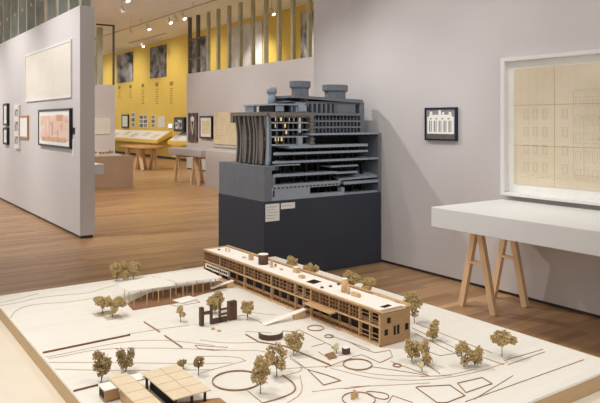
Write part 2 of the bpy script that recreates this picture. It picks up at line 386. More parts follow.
# drawn facade on the sheet
dl = MB(); xs = XR-.0345
def dbox(y0, z0, y1, z1, w=.003):
    dl.box(xs, y0, z0, xs+.0004, y0+w, z1); dl.box(xs, y1-w, z0, xs+.0004, y1, z1); dl.box(xs, y0, z0, xs+.0004, y1, z0+w); dl.box(xs, y0, z1-w, xs+.0004, y1, z1)
for r in range(4):
    for c in range(5):
        y = 3.58-c*.095; z = 1.70-r*.155
        if c == 3: continue
        dbox(y-.05, z-.08, y, z); dbox(y-.038, z-.068, y-.012, z-.012, .002)
for r in range(5):
    for c in range(9):
        y = 3.08-c*.075; z = 1.80-r*.15
        dbox(y-.045, z-.085, y, z, .002)
dbox(3.06-.7, 1.15, 3.1, 1.86, .003)
for k in range(12): dl.box(xs, 2.4, 1.14-k*.004-.0015, xs+.0004, 3.6-(k % 5)*.05, 1.14-k*.004) if k % 4 == 0 else None
for k in range(8):
    y = 3.6-k*.05; dl.box(xs, y-.03, 1.10+(k % 3)*.01, xs+.0004, y, 1.103+(k % 3)*.01)
dl.build('drawn_lines', 'inklight', s_)
gl = MB()
for (a, b, c, d_) in [(2.95, 1.845, 3.10, 1.86), (2.4, 1.84, 2.95, 1.858), (3.0, 1.2, 3.012, 1.6), (2.86, 1.25, 2.872, 1.84), (2.6, 1.45, 2.95, 1.46), (2.72, 1.3, 2.73, 1.7), (2.5, 1.62, 3.05, 1.63)]:
    gl.box(xs-.0003, a, b, xs, c, d_)
gl.build('green_tinted_lines', noisy('green_tint', (196, 202, 158), (204, 208, 166), 20, .8), s_)
cl = MB()
for yq in (3.27, 2.86): cl.box(xs-.0006, yq, 1.033, xs-.0004, yq+.004, 2.072)
for zq in (1.74, 1.38): cl.box(xs-.0006, fy0+.18, zq, xs-.0004, 3.685, zq+.004)
cl.build('fold_creases', noisy('crease', (190, 154, 110), (200, 164, 120), 20, .8), s_)

e, q = picture('framed_photograph', 'X', XR, (424.5, 107.5, 456, 140.5), .032, .018, 'frame_blue', noisy('grey_print', (128, 132, 134), (150, 152, 152), 3), 'small black framed picture of a white pillared building on the right wall', 'framed photograph')
y0, y1, z0, z1, xf = q; W = y1-y0; Hh = z1-z0; pm = MB(); pd = MB(); px_ = xf+.006
def pr(mb, a, b, c, d_, k=0): mb.box(px_-k, y1-W*c, z0+Hh*b, px_+.002, y1-W*a, z0+Hh*d_)
pr(pm, .08, .20, .92, .72); pr(pm, .14, .72, .86, .78); pr(pm, .16, .78, .24, .88); pr(pm, .44, .78, .52, .92); pr(pm, .56, .78, .62, .86); pr(pm, .76, .78, .84, .86)
for k in range(5):
    a = .14+k*.155; pr(pd, a, .26, a+.035, .60, .0006); pr(pd, a+.06, .26, a+.085, .60, .0006)
for k in range(4): pr(pd, .16+k*.19, .64, .22+k*.19, .68, .0006)
pg = MB(); pr(pg, .06, .07, .94, .20)
pm.build('white_building', 'mwhite', e); pd.build('dark_windows', noisy('print_grey', (110, 114, 120), (150, 152, 156), 9), e); pg.build('foreground', 'ink', e)

# centre wall
XM = 9.4
e, q = picture('hanging_photograph', 'X', XM, (188, 113, 197, 142), .04, 0, 'frame_black', 'photodark', 'tall dark photograph hung left on the far grey centre wall', 'photograph')
mm = MB(); yc = (q[0]+q[1])/2; hh = q[3]-q[2]
for s in (-1, 1): mm.bar((q[4]-.003, yc+s*.13, q[2]+hh*.85), (q[4]-.003, yc, q[2]+hh*.25), .03, .004, (1, 0, 0))
mm.tube((q[4]-.001, yc, q[2]+hh*.8), (q[4]-.006, yc, q[2]+hh*.8), .09, .09, 12)
mm.build('pale_figure', 'paperw', e)
picture('framed_drawing', 'X', XM, (199.5, 116, 211.5, 138.5), .08, .05, 'frame_black', 'draw_mid', 'black framed tall drawing right of the dark photograph on the centre wall', mat_w=.1)
picture('unframed_drawing', 'X', XM, (213.5, 112, 239, 144.5), .03, 0, 'frame_white', 'draw_mid', 'large unframed cream drawing on the centre wall beside the dark model', 'drawing')
sh = MB(); ya, za = X(214, 147, XM); yb = X(240, 147, XM)[0]
sh.box(XM-.03, yb, .80, XM-.001, ya, .815)
for k in range(5): y = yb+(ya-yb)*k/4.2; sh.box(XM-.03, y, .62, XM-.001, y+.02, .80)
tag(sh.build('caption_panel', 'grey_block'), 'low pale ruled caption panel under the large cream drawing', 'caption panel')

# short wall picture (faces -y)
xa, zb = Y(93, 118, SWY-.03); xb, za = Y(110, 134, SWY-.03); yq = SWY-.001
e = empty('framed_drawing', ((xa+xb)/2, yq, za), 'pale sheet in thin light frame on the short far wall', 'framed drawing')
f = MB(); f.box(xa, SWY-.03, za, xa+.03, yq, zb); f.box(xb-.03, SWY-.03, za, xb, yq, zb); f.box(xa+.03, SWY-.03, za, xb-.03, yq, za+.03); f.box(xa+.03, SWY-.03, zb-.03, xb-.03, yq, zb)
f.build('frame', 'frame_white', e); B(xa+.03, SWY-.02, za+.03, xb-.03, yq, zb-.03).build('print', 'draw_left', e)

# yellow wall
XY = 11.2
picture('hanging_photograph', 'X', XY, (117, 53.2, 132.6, 82.2), .03, 0, 'frame_black', 'photo1', 'large grey photograph of hanging drapes high on the yellow wall, leftmost print', 'photograph')
picture('hanging_photograph', 'X', XY, (150, 46, 166, 77.5), .03, 0, 'frame_black', 'photo2', 'large grey photograph of figures high on the yellow wall, second print', 'photograph')
picture('hanging_photograph', 'X', XY, (192, 37, 207, 74), .03, 0, 'frame_black', 'photo2', 'large grey photograph seen behind the dark steel studs on the yellow wall', 'photograph')
picture('hanging_photograph', 'X', XY, (231, 24, 262, 68), .03, 0, 'frame_black', 'photopale', 'very large pale photograph behind the middle steel studs on the yellow wall', 'photograph')
picture('hanging_photograph', 'X', XY, (300.5, 10, 322, 59), .03, 0, 'frame_black', 'photo3', 'large black and white photograph at the right end of the yellow wall', 'photograph')
picture('framed_drawing', 'X', XY, (103, 114, 107.5, 128.5), .06, .05, 'frame_black', 'draw_grey', 'black framed sheet half hidden by the short wall, left on the yellow wall', mat_w=.05)
picture('framed_drawing', 'X', XY, (121.5, 114.5, 128, 128), .06, .08, 'frame_black', 'draw_grey', 'small dark framed sheet above the yellow vitrine', mat_w=.05)
def sheet(r, label):
    e, q = picture('print_panel', 'X', XY, r, .02, 0, 'frame_black', 'paperw', label, 'print panel')
    n = 2 if r[2]-r[0] > 6 else 1; W = q[1]-q[0]; Hh = (q[3]-q[2])/3
    for i in range(n):
        for k in range(3):
            B(q[4]-.003, q[0]+W*(i+.08)/n, q[2]+Hh*(k+.08), q[4], q[0]+W*(i+.92)/n, q[2]+Hh*(k+.9)).build('small_print', ['photosmall', 'photo2'][(i+k) % 2], e)
sheet((131.3, 112.3, 135, 127), 'narrow column of three small prints next to the dark framed sheet')
sheet((139.3, 115, 147.3, 127.5), 'block of six small prints on the yellow wall above the vitrine')
sheet((151.2, 115, 155, 127.5), 'narrow column of three small prints right of the block of six')
picture('unframed_drawing', 'X', XY, (158, 116.5, 165, 127.5), .02, 0, 'frame_black', 'draw_left', 'pale beige drawing on the yellow wall beside the small lit screen', 'drawing')
e, q = picture('tablet_screen', 'X', XY, (168, 123.3, 172.3, 128.3), .04, .03, 'frame_white', 'screen', 'tiny glowing white screen on the yellow wall beside the monitor', 'screen')
# text columns
for i, px in enumerate((119.5, 130.5, 143, 157, 171.5)):
    py = 89.5-i*.9; y, z = X(px, py, XY); w = .28; mb = MB()
    mb.box(XY-.006, y-.14, z+.02, XY, y+.16, z+.18)
    for k in range(4 + (i > 1)*3): mb.box(XY-.005, y-.16+.05*(k % 3), z-.13-k*.1, XY, y+.14, z-.10-k*.1)
    tag(mb.build('wall_text', noisy('wall_text_ink_%d' % i, (140, 118, 60), (160, 134, 70), 5, .8)), 'small column of printed text on the yellow wall, %s from the left' % ORD[i], 'wall text', 'text columns on the yellow wall')

# CRT monitor on a bracket
e = empty('monitor', (10.9, 24.3, 1.15), 'black box monitor showing a black and white image at the corner of the yellow wall', 'monitor')
y1 = X(173.5, 118, 10.8)[0]; y0 = X(184, 118, 10.8)[0]; z0 = 1.181; z1 = 1.75
B(10.8, y0, z0, 11.198, y1, z1).build('casing', 'black', e, .04)
B(10.79, y0+.18, z0+.1, 10.799, y1-.18, z1-.1).build('screen', 'photobw', e)

# ================================================================== FAR FURNITURE
def vitrine(y0, y1, xf, zf, zb, label, parent_items):
    e = empty('wall_vitrine', (XY, (y0+y1)/2, zf), label, 'vitrine', 'sloping yellow vitrines')
    mb = MB()
    mb.hexa([(xf, y0, zf-.12), (XY-.001, y0, zb-.2), (XY-.001, y1, zb-.2), (xf, y1, zf-.12), (xf, y0, zf), (XY-.001, y0, zb), (XY-.001, y1, zb), (xf, y1, zf)])
    mb.build('case', 'yellow2', e)
    sl = (zb-zf)/(XY-xf); a = xf+.05; b = XY-.05
    mb = MB(); mb.hexa([(a, y0+.12, zf+sl*.05+.002), (b, y0+.12, zb-sl*.05+.002), (b, y1-.12, zb-sl*.05+.002), (a, y1-.12, zf+sl*.05+.002), (a, y0+.12, zf+sl*.05+.02), (b, y0+.12, zb-sl*.05+.02), (b, y1-.12, zb-sl*.05+.02), (a, y1-.12, zf+sl*.05+.02)])
    mb.build('lining', 'paperw', e)
    n = parent_items
    for k in range(n):
        y = y0+.5+(y1-y0-1.2)*k/max(1, n-1); c = (k % 2)*.12+.1; m2 = MB(); w = .6
        p = [(xf+c, y), (xf+c+.28, y), (xf+c+.28, y+w), (xf+c, y+w)]; hz = [zf+sl*(q[0]-xf) for q in p]
        m2.hexa([(q[0], q[1], h+.021) for q, h in zip(p, hz)]+[(q[0], q[1], h+.028) for q, h in zip(p, hz)])
        tag(m2.build('document', ['draw_mid', 'draw_grey', 'photopale'][k % 3]), 'sheet lying in the sloping yellow vitrine, %s from its near end' % ORD[k] if n > 3 else 'sheet lying in the short yellow vitrine by the centre wall, %s from its near end' % ORD[k], 'document', 'sheets in the yellow vitrines')
    return e
vitrine(25.1, 33.5, 10.54, .80, 1.18, 'long sloping yellow display case under the prints on the yellow wall', 7)
vitrine(19.0, 24.2, 10.60, .80, 1.18, 'shorter sloping yellow display case half hidden by the centre wall', 3)

def trestle(name, x, y, h, label, span, foot=.17, th=.045, axis='x', mat='pine', group=None, half=None):
    """two A frames joined by a top beam. axis = direction of the beam"""
    e = empty(name, (x, y, 0), label, 'trestle', group)
    def P(a, b, z): return (x+a, y+b, z) if axis == 'x' else (x+b, y+a, z)
    B(*P(-span/2-.04, -.03, h-.075), *P(span/2+.04, .03, h)).build('top_beam', mat, e)
    for s in (-1, 1):
        for r in (-1, 1):
            MB().bar(P(s*span/2, r*.022, h-.03), P(s*span/2+ (0), r*foot, .0), th*1.25, th, up=P(1, 0, 0) if 0 else ((1, 0, 0) if axis == 'x' else (0, 1, 0))).build('leg', mat, e)
        MB().bar(P(s*span/2, -foot*.5, h*.55), P(s*span/2, foot*.5, h*.55), .045, .022, (0, 0, 1)).build('crossbar', mat, e)
    return e
# mid distance display table
mt = X  # (alias kept short)
mx0 = Z(166, 147.5, .89)[0]
tag(B(7.08, 14.2, .72, 7.95, 16.1, .89).build('display_table_top', 'grey_block', None, .006), 'pale grey slab table top carried by trestles before the centre wall', 'display table')
trestle('trestle', 7.5, 15.75, .72, 'wooden trestle under the left end of the far grey slab table', .6, .2, .06, group='trestles under the far slab table')
trestle('trestle', 7.5, 14.75, .72, 'wooden trestle next to the grey block under the far slab table', .6, .2, .06, group='trestles under the far slab table')
tag(B(7.2, 9.2, 0, 7.95, 14.19, .89).build('display_plinth', 'grey_block', None, .006), 'long grey display block at the right end of the far slab table', 'plinth')
# far round-ended table with trestles
e = tag(MB().prism([(8.15+.5*math.copysign(abs(math.cos(a))**.6, math.cos(a)), 20.75+1.15*math.copysign(abs(math.sin(a))**.6, math.sin(a))) for a in [2*math.pi*k/32 for k in range(32)]], .73, .78).build('round_ended_table', 'pine2'), 'light wood table top with rounded ends in front of the yellow vitrine', 'table')
trestle('trestle', 8.15, 21.3, .73, 'left wooden trestle under the round ended table', .5, .3, .08, group='trestles under the round ended table')
trestle('trestle', 8.15, 20.3, .73, 'right wooden trestle under the round ended table', .5, .3, .08, group='trestles under the round ended table')
# tan plinth with a small wooden model
tag(B(4.0, 15.2, 0, 5.77, 16.5, .76).build('tan_plinth', 'tan', None, .006), 'low reddish tan plinth behind the end of the left wall', 'plinth')
e = empty('small_site_model', (4.7, 15.6, .761), 'small pale wooden relief model lying on the tan plinth', 'architectural model')
B(4.1, 15.28, .761, 5.5, 16.4, .80).build('base_board', 'maple', e)
mb = MB()
for k in range(16):
    a = 4.2+k*.078; b = 15.4+random.random()*.5; mb.box(a, b, .80, a+.05+random.random()*.05, b+.1, .83+random.random()*.05)
mb.build('terrain_blocks', 'ply', e)
# small white table tip
tag(B(2.95, 10.6, .72, 3.53, 13.5, .89).build('display_table_top', 'white', None, .006), 'end of a white slab table showing behind the end of the left wall', 'display table')
trestle('trestle', 3.2, 12.9, .72, 'trestle hidden under the white slab table behind the left wall', .3, .17)
trestle('trestle', 3.12, 11.6, .72, 'nearer trestle under the white slab table behind the left wall', .2, .15)

# ================================================================== WHITE TABLE (right)
tag(B(3.985, .3, .725, 4.905, 3.765, .89).build('white_table_top', 'white', None, .005), 'thick white slab table top along the right wall below the large drawing', 'table')
trestle('trestle', 4.6, 3.62, .725, 'pine trestle with crossbars under the near white table by the right wall', .42, .17, .042)
trestle('trestle', 4.6, .9, .725, 'pine trestle under the unseen near end of the white table', .42, .17, .042)

# ================================================================== PLINTH + DARK MODEL
tag(B(3.43, 5.478, 0, 4.988, 6.44, .795).build('black_plinth', 'plinth', None, .004), 'large black rectangular plinth carrying the dark grey building model', 'plinth')
def card(r, label):
    x0, z1 = Y(r[0], r[1], 5.474); x1, z0 = Y(r[2], r[3], 5.474)
    e = tag(B(x0, 5.474, z0, x1, 5.4775, z1).build('label_card', 'paperw'), label, 'label card')
    mb = MB(); n = int((z1-z0)/.028)
    for k in range(1, n): mb.box(x0+.012, 5.4735, z1-.028*k-.003, x1-.012-(k % 3)*.02, 5.474, z1-.028*k)
    mb.build('printed_text', 'ink', e)
card((265.5, 204.5, 279.5, 220.5), 'larger square white label card on the black plinth')
card((281, 203.3, 295, 208), 'small oblong white label card beside the square one on the black plinth')

YF = 5.478
e = empty('building_model', (4.19, 5.96, .795), 'large dark grey cutaway model of a multi-storey building on the black plinth', 'architectural model')
XE = 4.985
def add(name, mats, fn, bevel=0, par=None, label=None):
    mb = MB(); fn(mb); o = mb.build(name, mats, par or e, bevel)
    if label: o['label'] = label
    return o
zb0 = .796; zb1 = 1.145
# base block: solid left part, hollow right part
def f(mb):
    mb.box(3.435, 5.48, zb0, 3.52, 6.435, zb1)                  # left wall, solid skin
    mb.box(3.52, 5.62, zb0, 3.60, 6.435, zb1)
    mb.box(3.52, 5.48, .95, 3.56, 5.62, 1.035)
    mb.box(3.52, 5.48, 1.105, 3.56, 5.62, zb1); mb.box(3.52, 5.62, 1.09, 3.72, 6.2, zb1)
    mb.box(3.435, 6.2, zb1, 3.6, 6.42, zb1+.002)
add('base_block', 'mgrey', f)
def f(mb):
    mb.box(3.52, 5.48, zb0, 4.33, 5.56, .925) if 0 else None
    x0, z0 = Y(272, 190, YF); x1 = Y(310.5, 190, YF)[0]
    mb.box(3.52, 5.485, zb0, 3.535, 5.56, .93); mb.box(3.56, 5.485, zb0, x1, 5.56, .93)
    mb.box(3.535, 5.485, .90, 3.56, 5.56, .93); mb.box(3.535, 5.485, zb0, 3.56, 5.56, .83)
    mb.box(x1, 5.485, zb0, 4.46, 5.56, .835); mb.box(4.42, 5.485, .835, 4.46, 5.56, .88)
    mb.box(x1, 5.485, .905, 4.40, 5.56, .93)
    mb.box(4.46, 5.5, zb0, XE-.03, 5.9, .815)
add('plinth_storey', 'mcoollit', f)
# floor slabs
def slab(pl, pr_, pyc, th, depth=.33, y0=YF, beam=True, name='floor_slab', mat='mcoollit'):
    xa, _ = Y(pl, pyc, y0); xb, _ = Y(pr_, pyc, y0); xb = min(xb, XE-.035); zc = Y((pl+pr_)/2, pyc, y0)[1]
    mb = MB(); xi = max(xa, 3.715)
    mb.prism([(xa, y0), (xb, y0), (xb, y0+depth), (xi, y0+depth), (xi, y0+.16), (xa, y0+.05)] if xi > xa else [(xa, y0), (xb, y0), (xb, y0+depth), (xa, y0+depth)], zc-th/2, zc+th/2)
    if beam:
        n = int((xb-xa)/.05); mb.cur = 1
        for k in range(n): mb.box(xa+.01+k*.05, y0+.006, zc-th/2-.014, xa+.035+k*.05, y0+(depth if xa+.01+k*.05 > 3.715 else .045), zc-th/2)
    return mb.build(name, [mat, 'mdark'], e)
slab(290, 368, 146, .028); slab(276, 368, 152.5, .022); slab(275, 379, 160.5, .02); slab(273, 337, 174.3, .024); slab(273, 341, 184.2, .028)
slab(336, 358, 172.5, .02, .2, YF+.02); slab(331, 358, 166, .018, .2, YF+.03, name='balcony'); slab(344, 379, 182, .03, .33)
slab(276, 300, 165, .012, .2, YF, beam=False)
def f(mb):   # sloping deck inside
    xa = Y(340, 180, YF)[0]
    mb.hexa([(xa, 5.5, .955), (XE-.035, 5.5, .965), (XE-.035, 5.82, 1.03), (xa+.1, 5.82, 1.0), (xa, 5.5, .965), (XE-.035, 5.5, .985), (XE-.035, 5.82, 1.05), (xa+.1, 5.82, 1.02)])
add('raked_floor', 'mcoollit', f)
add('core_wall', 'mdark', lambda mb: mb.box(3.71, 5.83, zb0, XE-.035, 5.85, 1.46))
add('rear_block', 'mgrey', lambda mb: mb.box(3.71, 5.851, zb0, XE-.035, 6.43, 1.455))
add('end_wall', 'mgrey', lambda mb: mb.box(XE-.034, 5.48, zb0, XE, 6.43, 1.462))
# interior columns
ci = 0
for (xx, za, zb_) in [(3.70, .93, 1.25), (3.86, .93, 1.32), (4.02, .82, 1.32), (4.18, .82, 1.32), (4.34, .82, 1.32), (4.50, .82, 1.32), (4.66, .82, 1.32), (4.80, .82, 1.16)]:
    for yy in (5.6, 5.72):
        B(xx, yy, za, xx+.022, yy+.03, zb_).build('column', 'mdark', e)
add('broad_pier', 'mdark', lambda mb: (mb.box(3.66, 5.66, .95, 3.72, 5.72, 1.17), mb.box(3.78, 5.66, .95, 3.86, 5.72, 1.17), mb.box(3.62, 5.74, .93, 3.66, 5.8, 1.3)))
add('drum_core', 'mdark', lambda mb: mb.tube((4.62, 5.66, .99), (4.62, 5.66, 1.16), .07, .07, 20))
# tower at left: carved facade on the left side
FXx = 3.60
ya = X(267, 150, FXx)[0]; yb = X(232.5, 150, FXx)[0]
ty0, ty1 = 5.70, 6.36
def f(mb):
    mb.box(3.655, ty0, zb1, 3.70, ty1, 1.66)
add('tower_core', 'mdark', f)
zt = 1.695
def f(mb):
    # cornice
    mb.box(3.585, ty0-.02, 1.60, 3.60, ty1+.02, 1.70) if 0 else None
    mb.box(3.57, ty0-.05, 1.655, 3.72, ty1+.06, zt); mb.box(3.57, ty1+.0, 1.58, 3.66, ty1+.06, 1.655)
add('cornice', 'mwarmlit', f)
# curved fins (widen upward)
fins = [ty0+q*.80 for q in (0, .11, .24, .31, .42, .53, .67, .765)]
for i, y in enumerate(fins):
    mb = MB(); N = 8; w = .028
    for k in range(N):
        a = k/N; b = (k+1)/N
        def prof(t): return 3.59+.016*math.sin(math.pi*min(1, t*1.1))-(.012*max(0, t-.7)/.3)
        z_a = zb1+(1.655-zb1)*a; z_b = zb1+(1.655-zb1)*b
        xa, xb = prof(a), prof(b)
        mb.hexa([(xa, y, z_a), (3.655, y, z_a), (3.655, y+w, z_a), (xa, y+w, z_a), (xb, y, z_b), (3.655, y, z_b), (3.655, y+w, z_b), (xb, y+w, z_b)])
    mb.build('fin', 'mwarmlit', e)
def ladder(y0, y1):
    mb = MB(); x0 = 3.612; x1 = 3.65; w = .03
    mb.box(x0, y0, zb1, x1, y0+w, 1.56); mb.box(x0, y1-w, zb1, x1, y1, 1.56)
    zz = zb1
    for k in range(9): mb.box(x0, y0+w, zz, x1, y1-w, zz+.022); zz += .049
    mb.build('ladder_panel', 'mwarmlit', e)
ladder(fins[1]+.035, fins[2]-.005); ladder(fins[5]+.035, fins[6]-.005)
def f(mb):
    for zq in (1.25, 1.40, 1.53, 1.60): mb.box(3.625, ty0, zq, 3.65, ty1, zq+.02)
    for k in range(6): y = ty0+.03+k*.105; mb.box(3.615, y, 1.54, 3.65, y+.06, 1.60)
add('spandrel_band', 'mwarmlit', f)
def f(mb):
    for k in range(12): mb.box(3.63, fins[3]+.035, 1.20+k*.03, 3.64, fins[4]-.005, 1.21+k*.03)
    mb.box(3.63, fins[3]+.06, 1.18, 3.638, fins[3]+.07, 1.58); mb.box(3.63, fins[3]+.09, 1.18, 3.638, fins[3]+.1, 1.58)
add('lattice_screen', 'mcoollit', f)
# front edge pier of the tower, its lit tone put into the colour
def f(mb):
    N = 8
    for k in range(N):
        def prof(t): return 3.588+.012*math.sin(math.pi*t)
        a, b = k/N, (k+1)/N; z_a = zb1+(1.655-zb1)*a; z_b = zb1+(1.655-zb1)*b; xa, xb = prof(a), prof(b)
        mb.hexa([(xa, ty0-.045, z_a), (xa+.03, ty0-.045, z_a), (xa+.03, ty0-.001, z_a), (xa, ty0-.001, z_a), (xb, ty0-.045, z_b), (xb+.03, ty0-.045, z_b), (xb+.03, ty0-.001, z_b), (xb, ty0-.001, z_b)])
add('front_pier', 'mcoollit', f)
# cut-open upper floors at the left of the front
ux0 = 3.62; ux1 = Y(309.5, 130, YF+.1)[0]
add('upper_core', 'mdark', lambda mb: mb.box(3.701, 5.80, 1.17, ux1, 5.83, 1.70))
for zq in (1.345, 1.43, 1.50, 1.575):
    MB().prism([(ux0-.03, 5.53), (ux1, 5.53), (ux1, 5.80), (3.705, 5.80), (3.705, 5.63), (ux0-.03, 5.60)], zq, zq+.014).build('upper_floor', 'mcoollit', e)
def f(mb):
    mb.box(ux0-.03, 5.51, 1.655, ux1+.03, 5.645, 1.69); mb.box(3.721, 5.645, 1.655, ux1+.03, 5.83, 1.69)
    for k in range(14): mb.box(ux0-.03+k*.032, 5.505, 1.635, ux0-.012+k*.032, 5.62, 1.655)
add('upper_roof', 'mwarmlit', f)
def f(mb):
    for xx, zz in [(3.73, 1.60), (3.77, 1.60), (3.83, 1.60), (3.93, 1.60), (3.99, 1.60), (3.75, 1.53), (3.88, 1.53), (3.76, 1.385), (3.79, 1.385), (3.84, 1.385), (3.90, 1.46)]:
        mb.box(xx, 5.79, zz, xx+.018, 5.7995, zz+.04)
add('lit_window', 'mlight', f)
def f(mb):
    for xx in (3.66, 3.74, 3.80, 3.86, 3.92, 3.98): mb.box(xx, 5.6, 1.36, xx+.012, 5.62, 1.655)
add('thin_column', 'mgrey', f)
add('stair_shaft', 'mwarmlit', lambda mb: (mb.box(ux1-.035, 5.505, 1.34, ux1+.0, 5.60, 1.655), [mb.box(ux1-.05, 5.50, 1.36+k*.04, ux1+.015, 5.505, 1.375+k*.04) for k in range(7)]))
add('light_pier', 'mcoollit', lambda mb: mb.box(Y(299, 140, YF)[0], 5.49, 1.345, Y(303, 140, YF)[0], 5.53, 1.43))
# mid tier
tx0 = ux1+.001
slab(310, 379.5, 133.8, .02, .38, YF, name='terrace_slab')
slab(310, 361, 114.3, .025, .3, YF+.06, beam=False, name='parapet', mat='mgrey')
def tz(py): return Y(340, py, YF+.08)[1]
txr = Y(362, 120, YF+.08)[0]
add('gallery_wall', 'mdark', lambda mb: mb.box(tx0+.001, 5.72, 1.46, txr+.06, 5.74, tz(103)))
for py in (127.2, 121.2):
    B(tx0+.002, 5.555, tz(py)-.010, txr, 5.72, tz(py)+.010).build('gallery_floor', 'mgrey', e)
def f(mb):
    for k in range(15):
        x = tx0+.01+k*(txr-tx0-.03)/14; mb.box(x, 5.565, 1.475, x+.011, 5.58, tz(115))
add('gallery_post', 'mgrey', f)
for r in range(3):
    mb = MB(); zz = 1.475+r*.062
    for k in range(28): x = tx0+.01+k*(txr-tx0-.03)/28; mb.box(x, 5.60, zz, x+.004, 5.604, zz+.03)
    mb.box(tx0+.01, 5.599, zz+.028, txr-.02, 5.605, zz+.034); mb.build('railing', 'mgrey', e)
add('side_wall', 'mgrey', lambda mb: mb.box(txr+.001, 5.60, 1.475, txr+.07, 6.2, tz(102)))
# louvred storey
lz0 = tz(113); lz1 = tz(103.5); lx0 = Y(308, 108, YF+.1)[0]; lxm = Y(337, 108, YF+.1)[0]
def f(mb):
    mb.box(lx0, 5.62, lz1-.006, txr+.0, 6.2, lz1+.02); mb.box(lxm, 5.60, lz0, txr-.06, 5.71, lz1-.006)
    for k in range(7): x = lx0+(lxm-lx0)*k/6.3; mb.box(x, 5.60, lz0, x+.026, 5.7, lz1-.006)
add('louvred_storey', 'mgrey', f)
# left penthouse
pz0 = 1.70; pz1 = 1.765
def f(mb):
    mb.box(3.66, 5.60, pz1, 4.0, 6.30, pz1+.016)
    mb.box(3.68, 5.62, pz0, 3.76, 5.66, pz1); mb.box(3.855, 5.62, pz0, 3.865, 5.63, pz1); mb.box(3.93, 5.60, pz0, tx0, 5.70, pz1)
    mb.box(3.68, 6.1, pz0, 3.72, 6.28, pz1)
add('penthouse', 'mcoollit', f)
add('penthouse_core', 'mdark', lambda mb: mb.box(3.72, 5.75, pz0, 4.0, 6.05, pz1))
add('connecting_block', 'mcoollit', lambda mb: mb.box(Y(296, 105, 5.62)[0], 5.62, tz(113), lx0-.001, 5.9, tz(103)))
add('stair_drum', 'mcoollit', lambda mb: (mb.tube((3.82, 5.95, pz1+.017), (3.82, 5.95, 1.90), .042, .042, 18), mb.tube((3.82, 5.95, 1.90), (3.82, 5.95, 1.965), .055, .058, 18)))
def f(mb):
    for zq in (1.80, 1.845, 1.885)[:2]: mb.box(3.84, 5.66, zq, 4.10, 5.95, zq+.012)
    mb.box(4.06, 5.66, 1.785, 4.10, 5.95, 1.844)
add('stacked_decks', 'mgrey', f)
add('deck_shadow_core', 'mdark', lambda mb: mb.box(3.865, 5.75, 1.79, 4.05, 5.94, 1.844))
def f(mb):
    xa = 3.86; xb = Y(362, 99, 5.60)[0]
    mb.hexa([(xa, 5.58, 1.845), (xb, 5.58, 1.80), (xb, 6.1, 1.80), (xa+.0, 6.0, 1.845), (xa, 5.58, 1.87), (xb, 5.58, 1.84), (xb, 6.1, 1.84), (xa, 6.0, 1.87)])
    mb.box(4.105, 5.64, lz1+.021, xb-.08, 6.2, 1.80)
add('roof_slab', 'mgrey', f)
def chim(x, y, z0, r0, r1, label=None):
    s = MB()
    def ring(r, n=8): return [(x+r*math.cos(2*math.pi*(k+.5)/n), y+r*.7*math.sin(2*math.pi*(k+.5)/n)) for k in range(n)]
    s.prism(ring(r0), z0, z0+.085); s.prism(ring(r0), z0+.085, z0+.105, ring(r1)); s.prism(ring(r1), z0+.105, z0+.170)
    s.build('chimney', 'mgrey', e)
def bx_(px0, px1, y): return Y(px0, 100, y)[0], Y(px1, 100, y)[0]
a, b = bx_(289.5, 310.5, 5.85); chim((a+b)/2, 5.85, 1.868, (b-a)*.37, (b-a)*.45)
a, b = bx_(322.5, 347.5, 5.85); chim((a+b)/2, 5.85, 1.842, (b-a)*.37, (b-a)*.45)

# ================================================================== SITE MODEL BOARD
ZB = .8
bx0, bx1, by0, by1 = .556, 2.088, 1.135, 3.215
tag(MB().box(bx0-1.1, by0-.7, .70, bx1+.3, by1-.16, .744).build('display_platform', 'cream') if 0 else
    MB().prism([(-.25, .45), (2.02, .45), (2.02, 3.12), (-.25, 3.12)], 0, .744).build('display_platform', 'cream'), 'cream platform carrying the big wooden site model', 'platform')
site = empty('site_model', (1.3, 2.1, .7445), 'large pale plywood landscape model with contour lines lying on the cream platform', 'architectural model')
sb = MB().box(bx0, by0, .7445, bx1, by1, .7925).build('base_board', 'maple_edge', site)
sb['label'] = 'thick tan plywood edge of the base'
MB().box(bx0, by0, .7926, bx1, by1, ZB).build('ground_surface', 'maple', site)
MB().prism([(bx0, by1-.06), (bx1-.05, by1-.06), (bx1-.05, by0), (bx1, by0), (bx1, by1), (bx0, by1)], ZB, ZB+.0012).build('perimeter_band', 'maple', site)
def W(pts, z=ZB):
    return [Z(p[0], p[1], z) for p in pts]
def sm(pts, closed=False, it=2):
    """corner cutting for smooth curves"""
    for _ in range(it):
        q = []; n = len(pts)
        for i in range(n if closed else n-1):
            a, b = pts[i], pts[(i+1) % n]
            q += [(a[0]*.75+b[0]*.25, a[1]*.75+b[1]*.25), (a[0]*.25+b[0]*.75, a[1]*.25+b[1]*.75)]
        if not closed: q = [pts[0]]+q+[pts[-1]]
        pts = q
    return pts
def clip(pts): return [(min(max(x, bx0+.002), bx1-.002), min(max(y, by0+.002), by1-.002)) for x, y in pts]
def line(pts, w=.0025, h=.0014, mat='cut', name='contour_line', smooth=True, closed=False):
    p = clip(W(pts)); p = sm(p, closed) if smooth else p
    q = [p[0]]
    for a in p[1:]:
        if math.hypot(a[0]-q[-1][0], a[1]-q[-1][1]) > 1e-4: q.append(a)
    if len(q) > 1: MB().ribbon(q, w, ZB+.0002, ZB+h*.7+.0006, closed).build(name, mat, site)
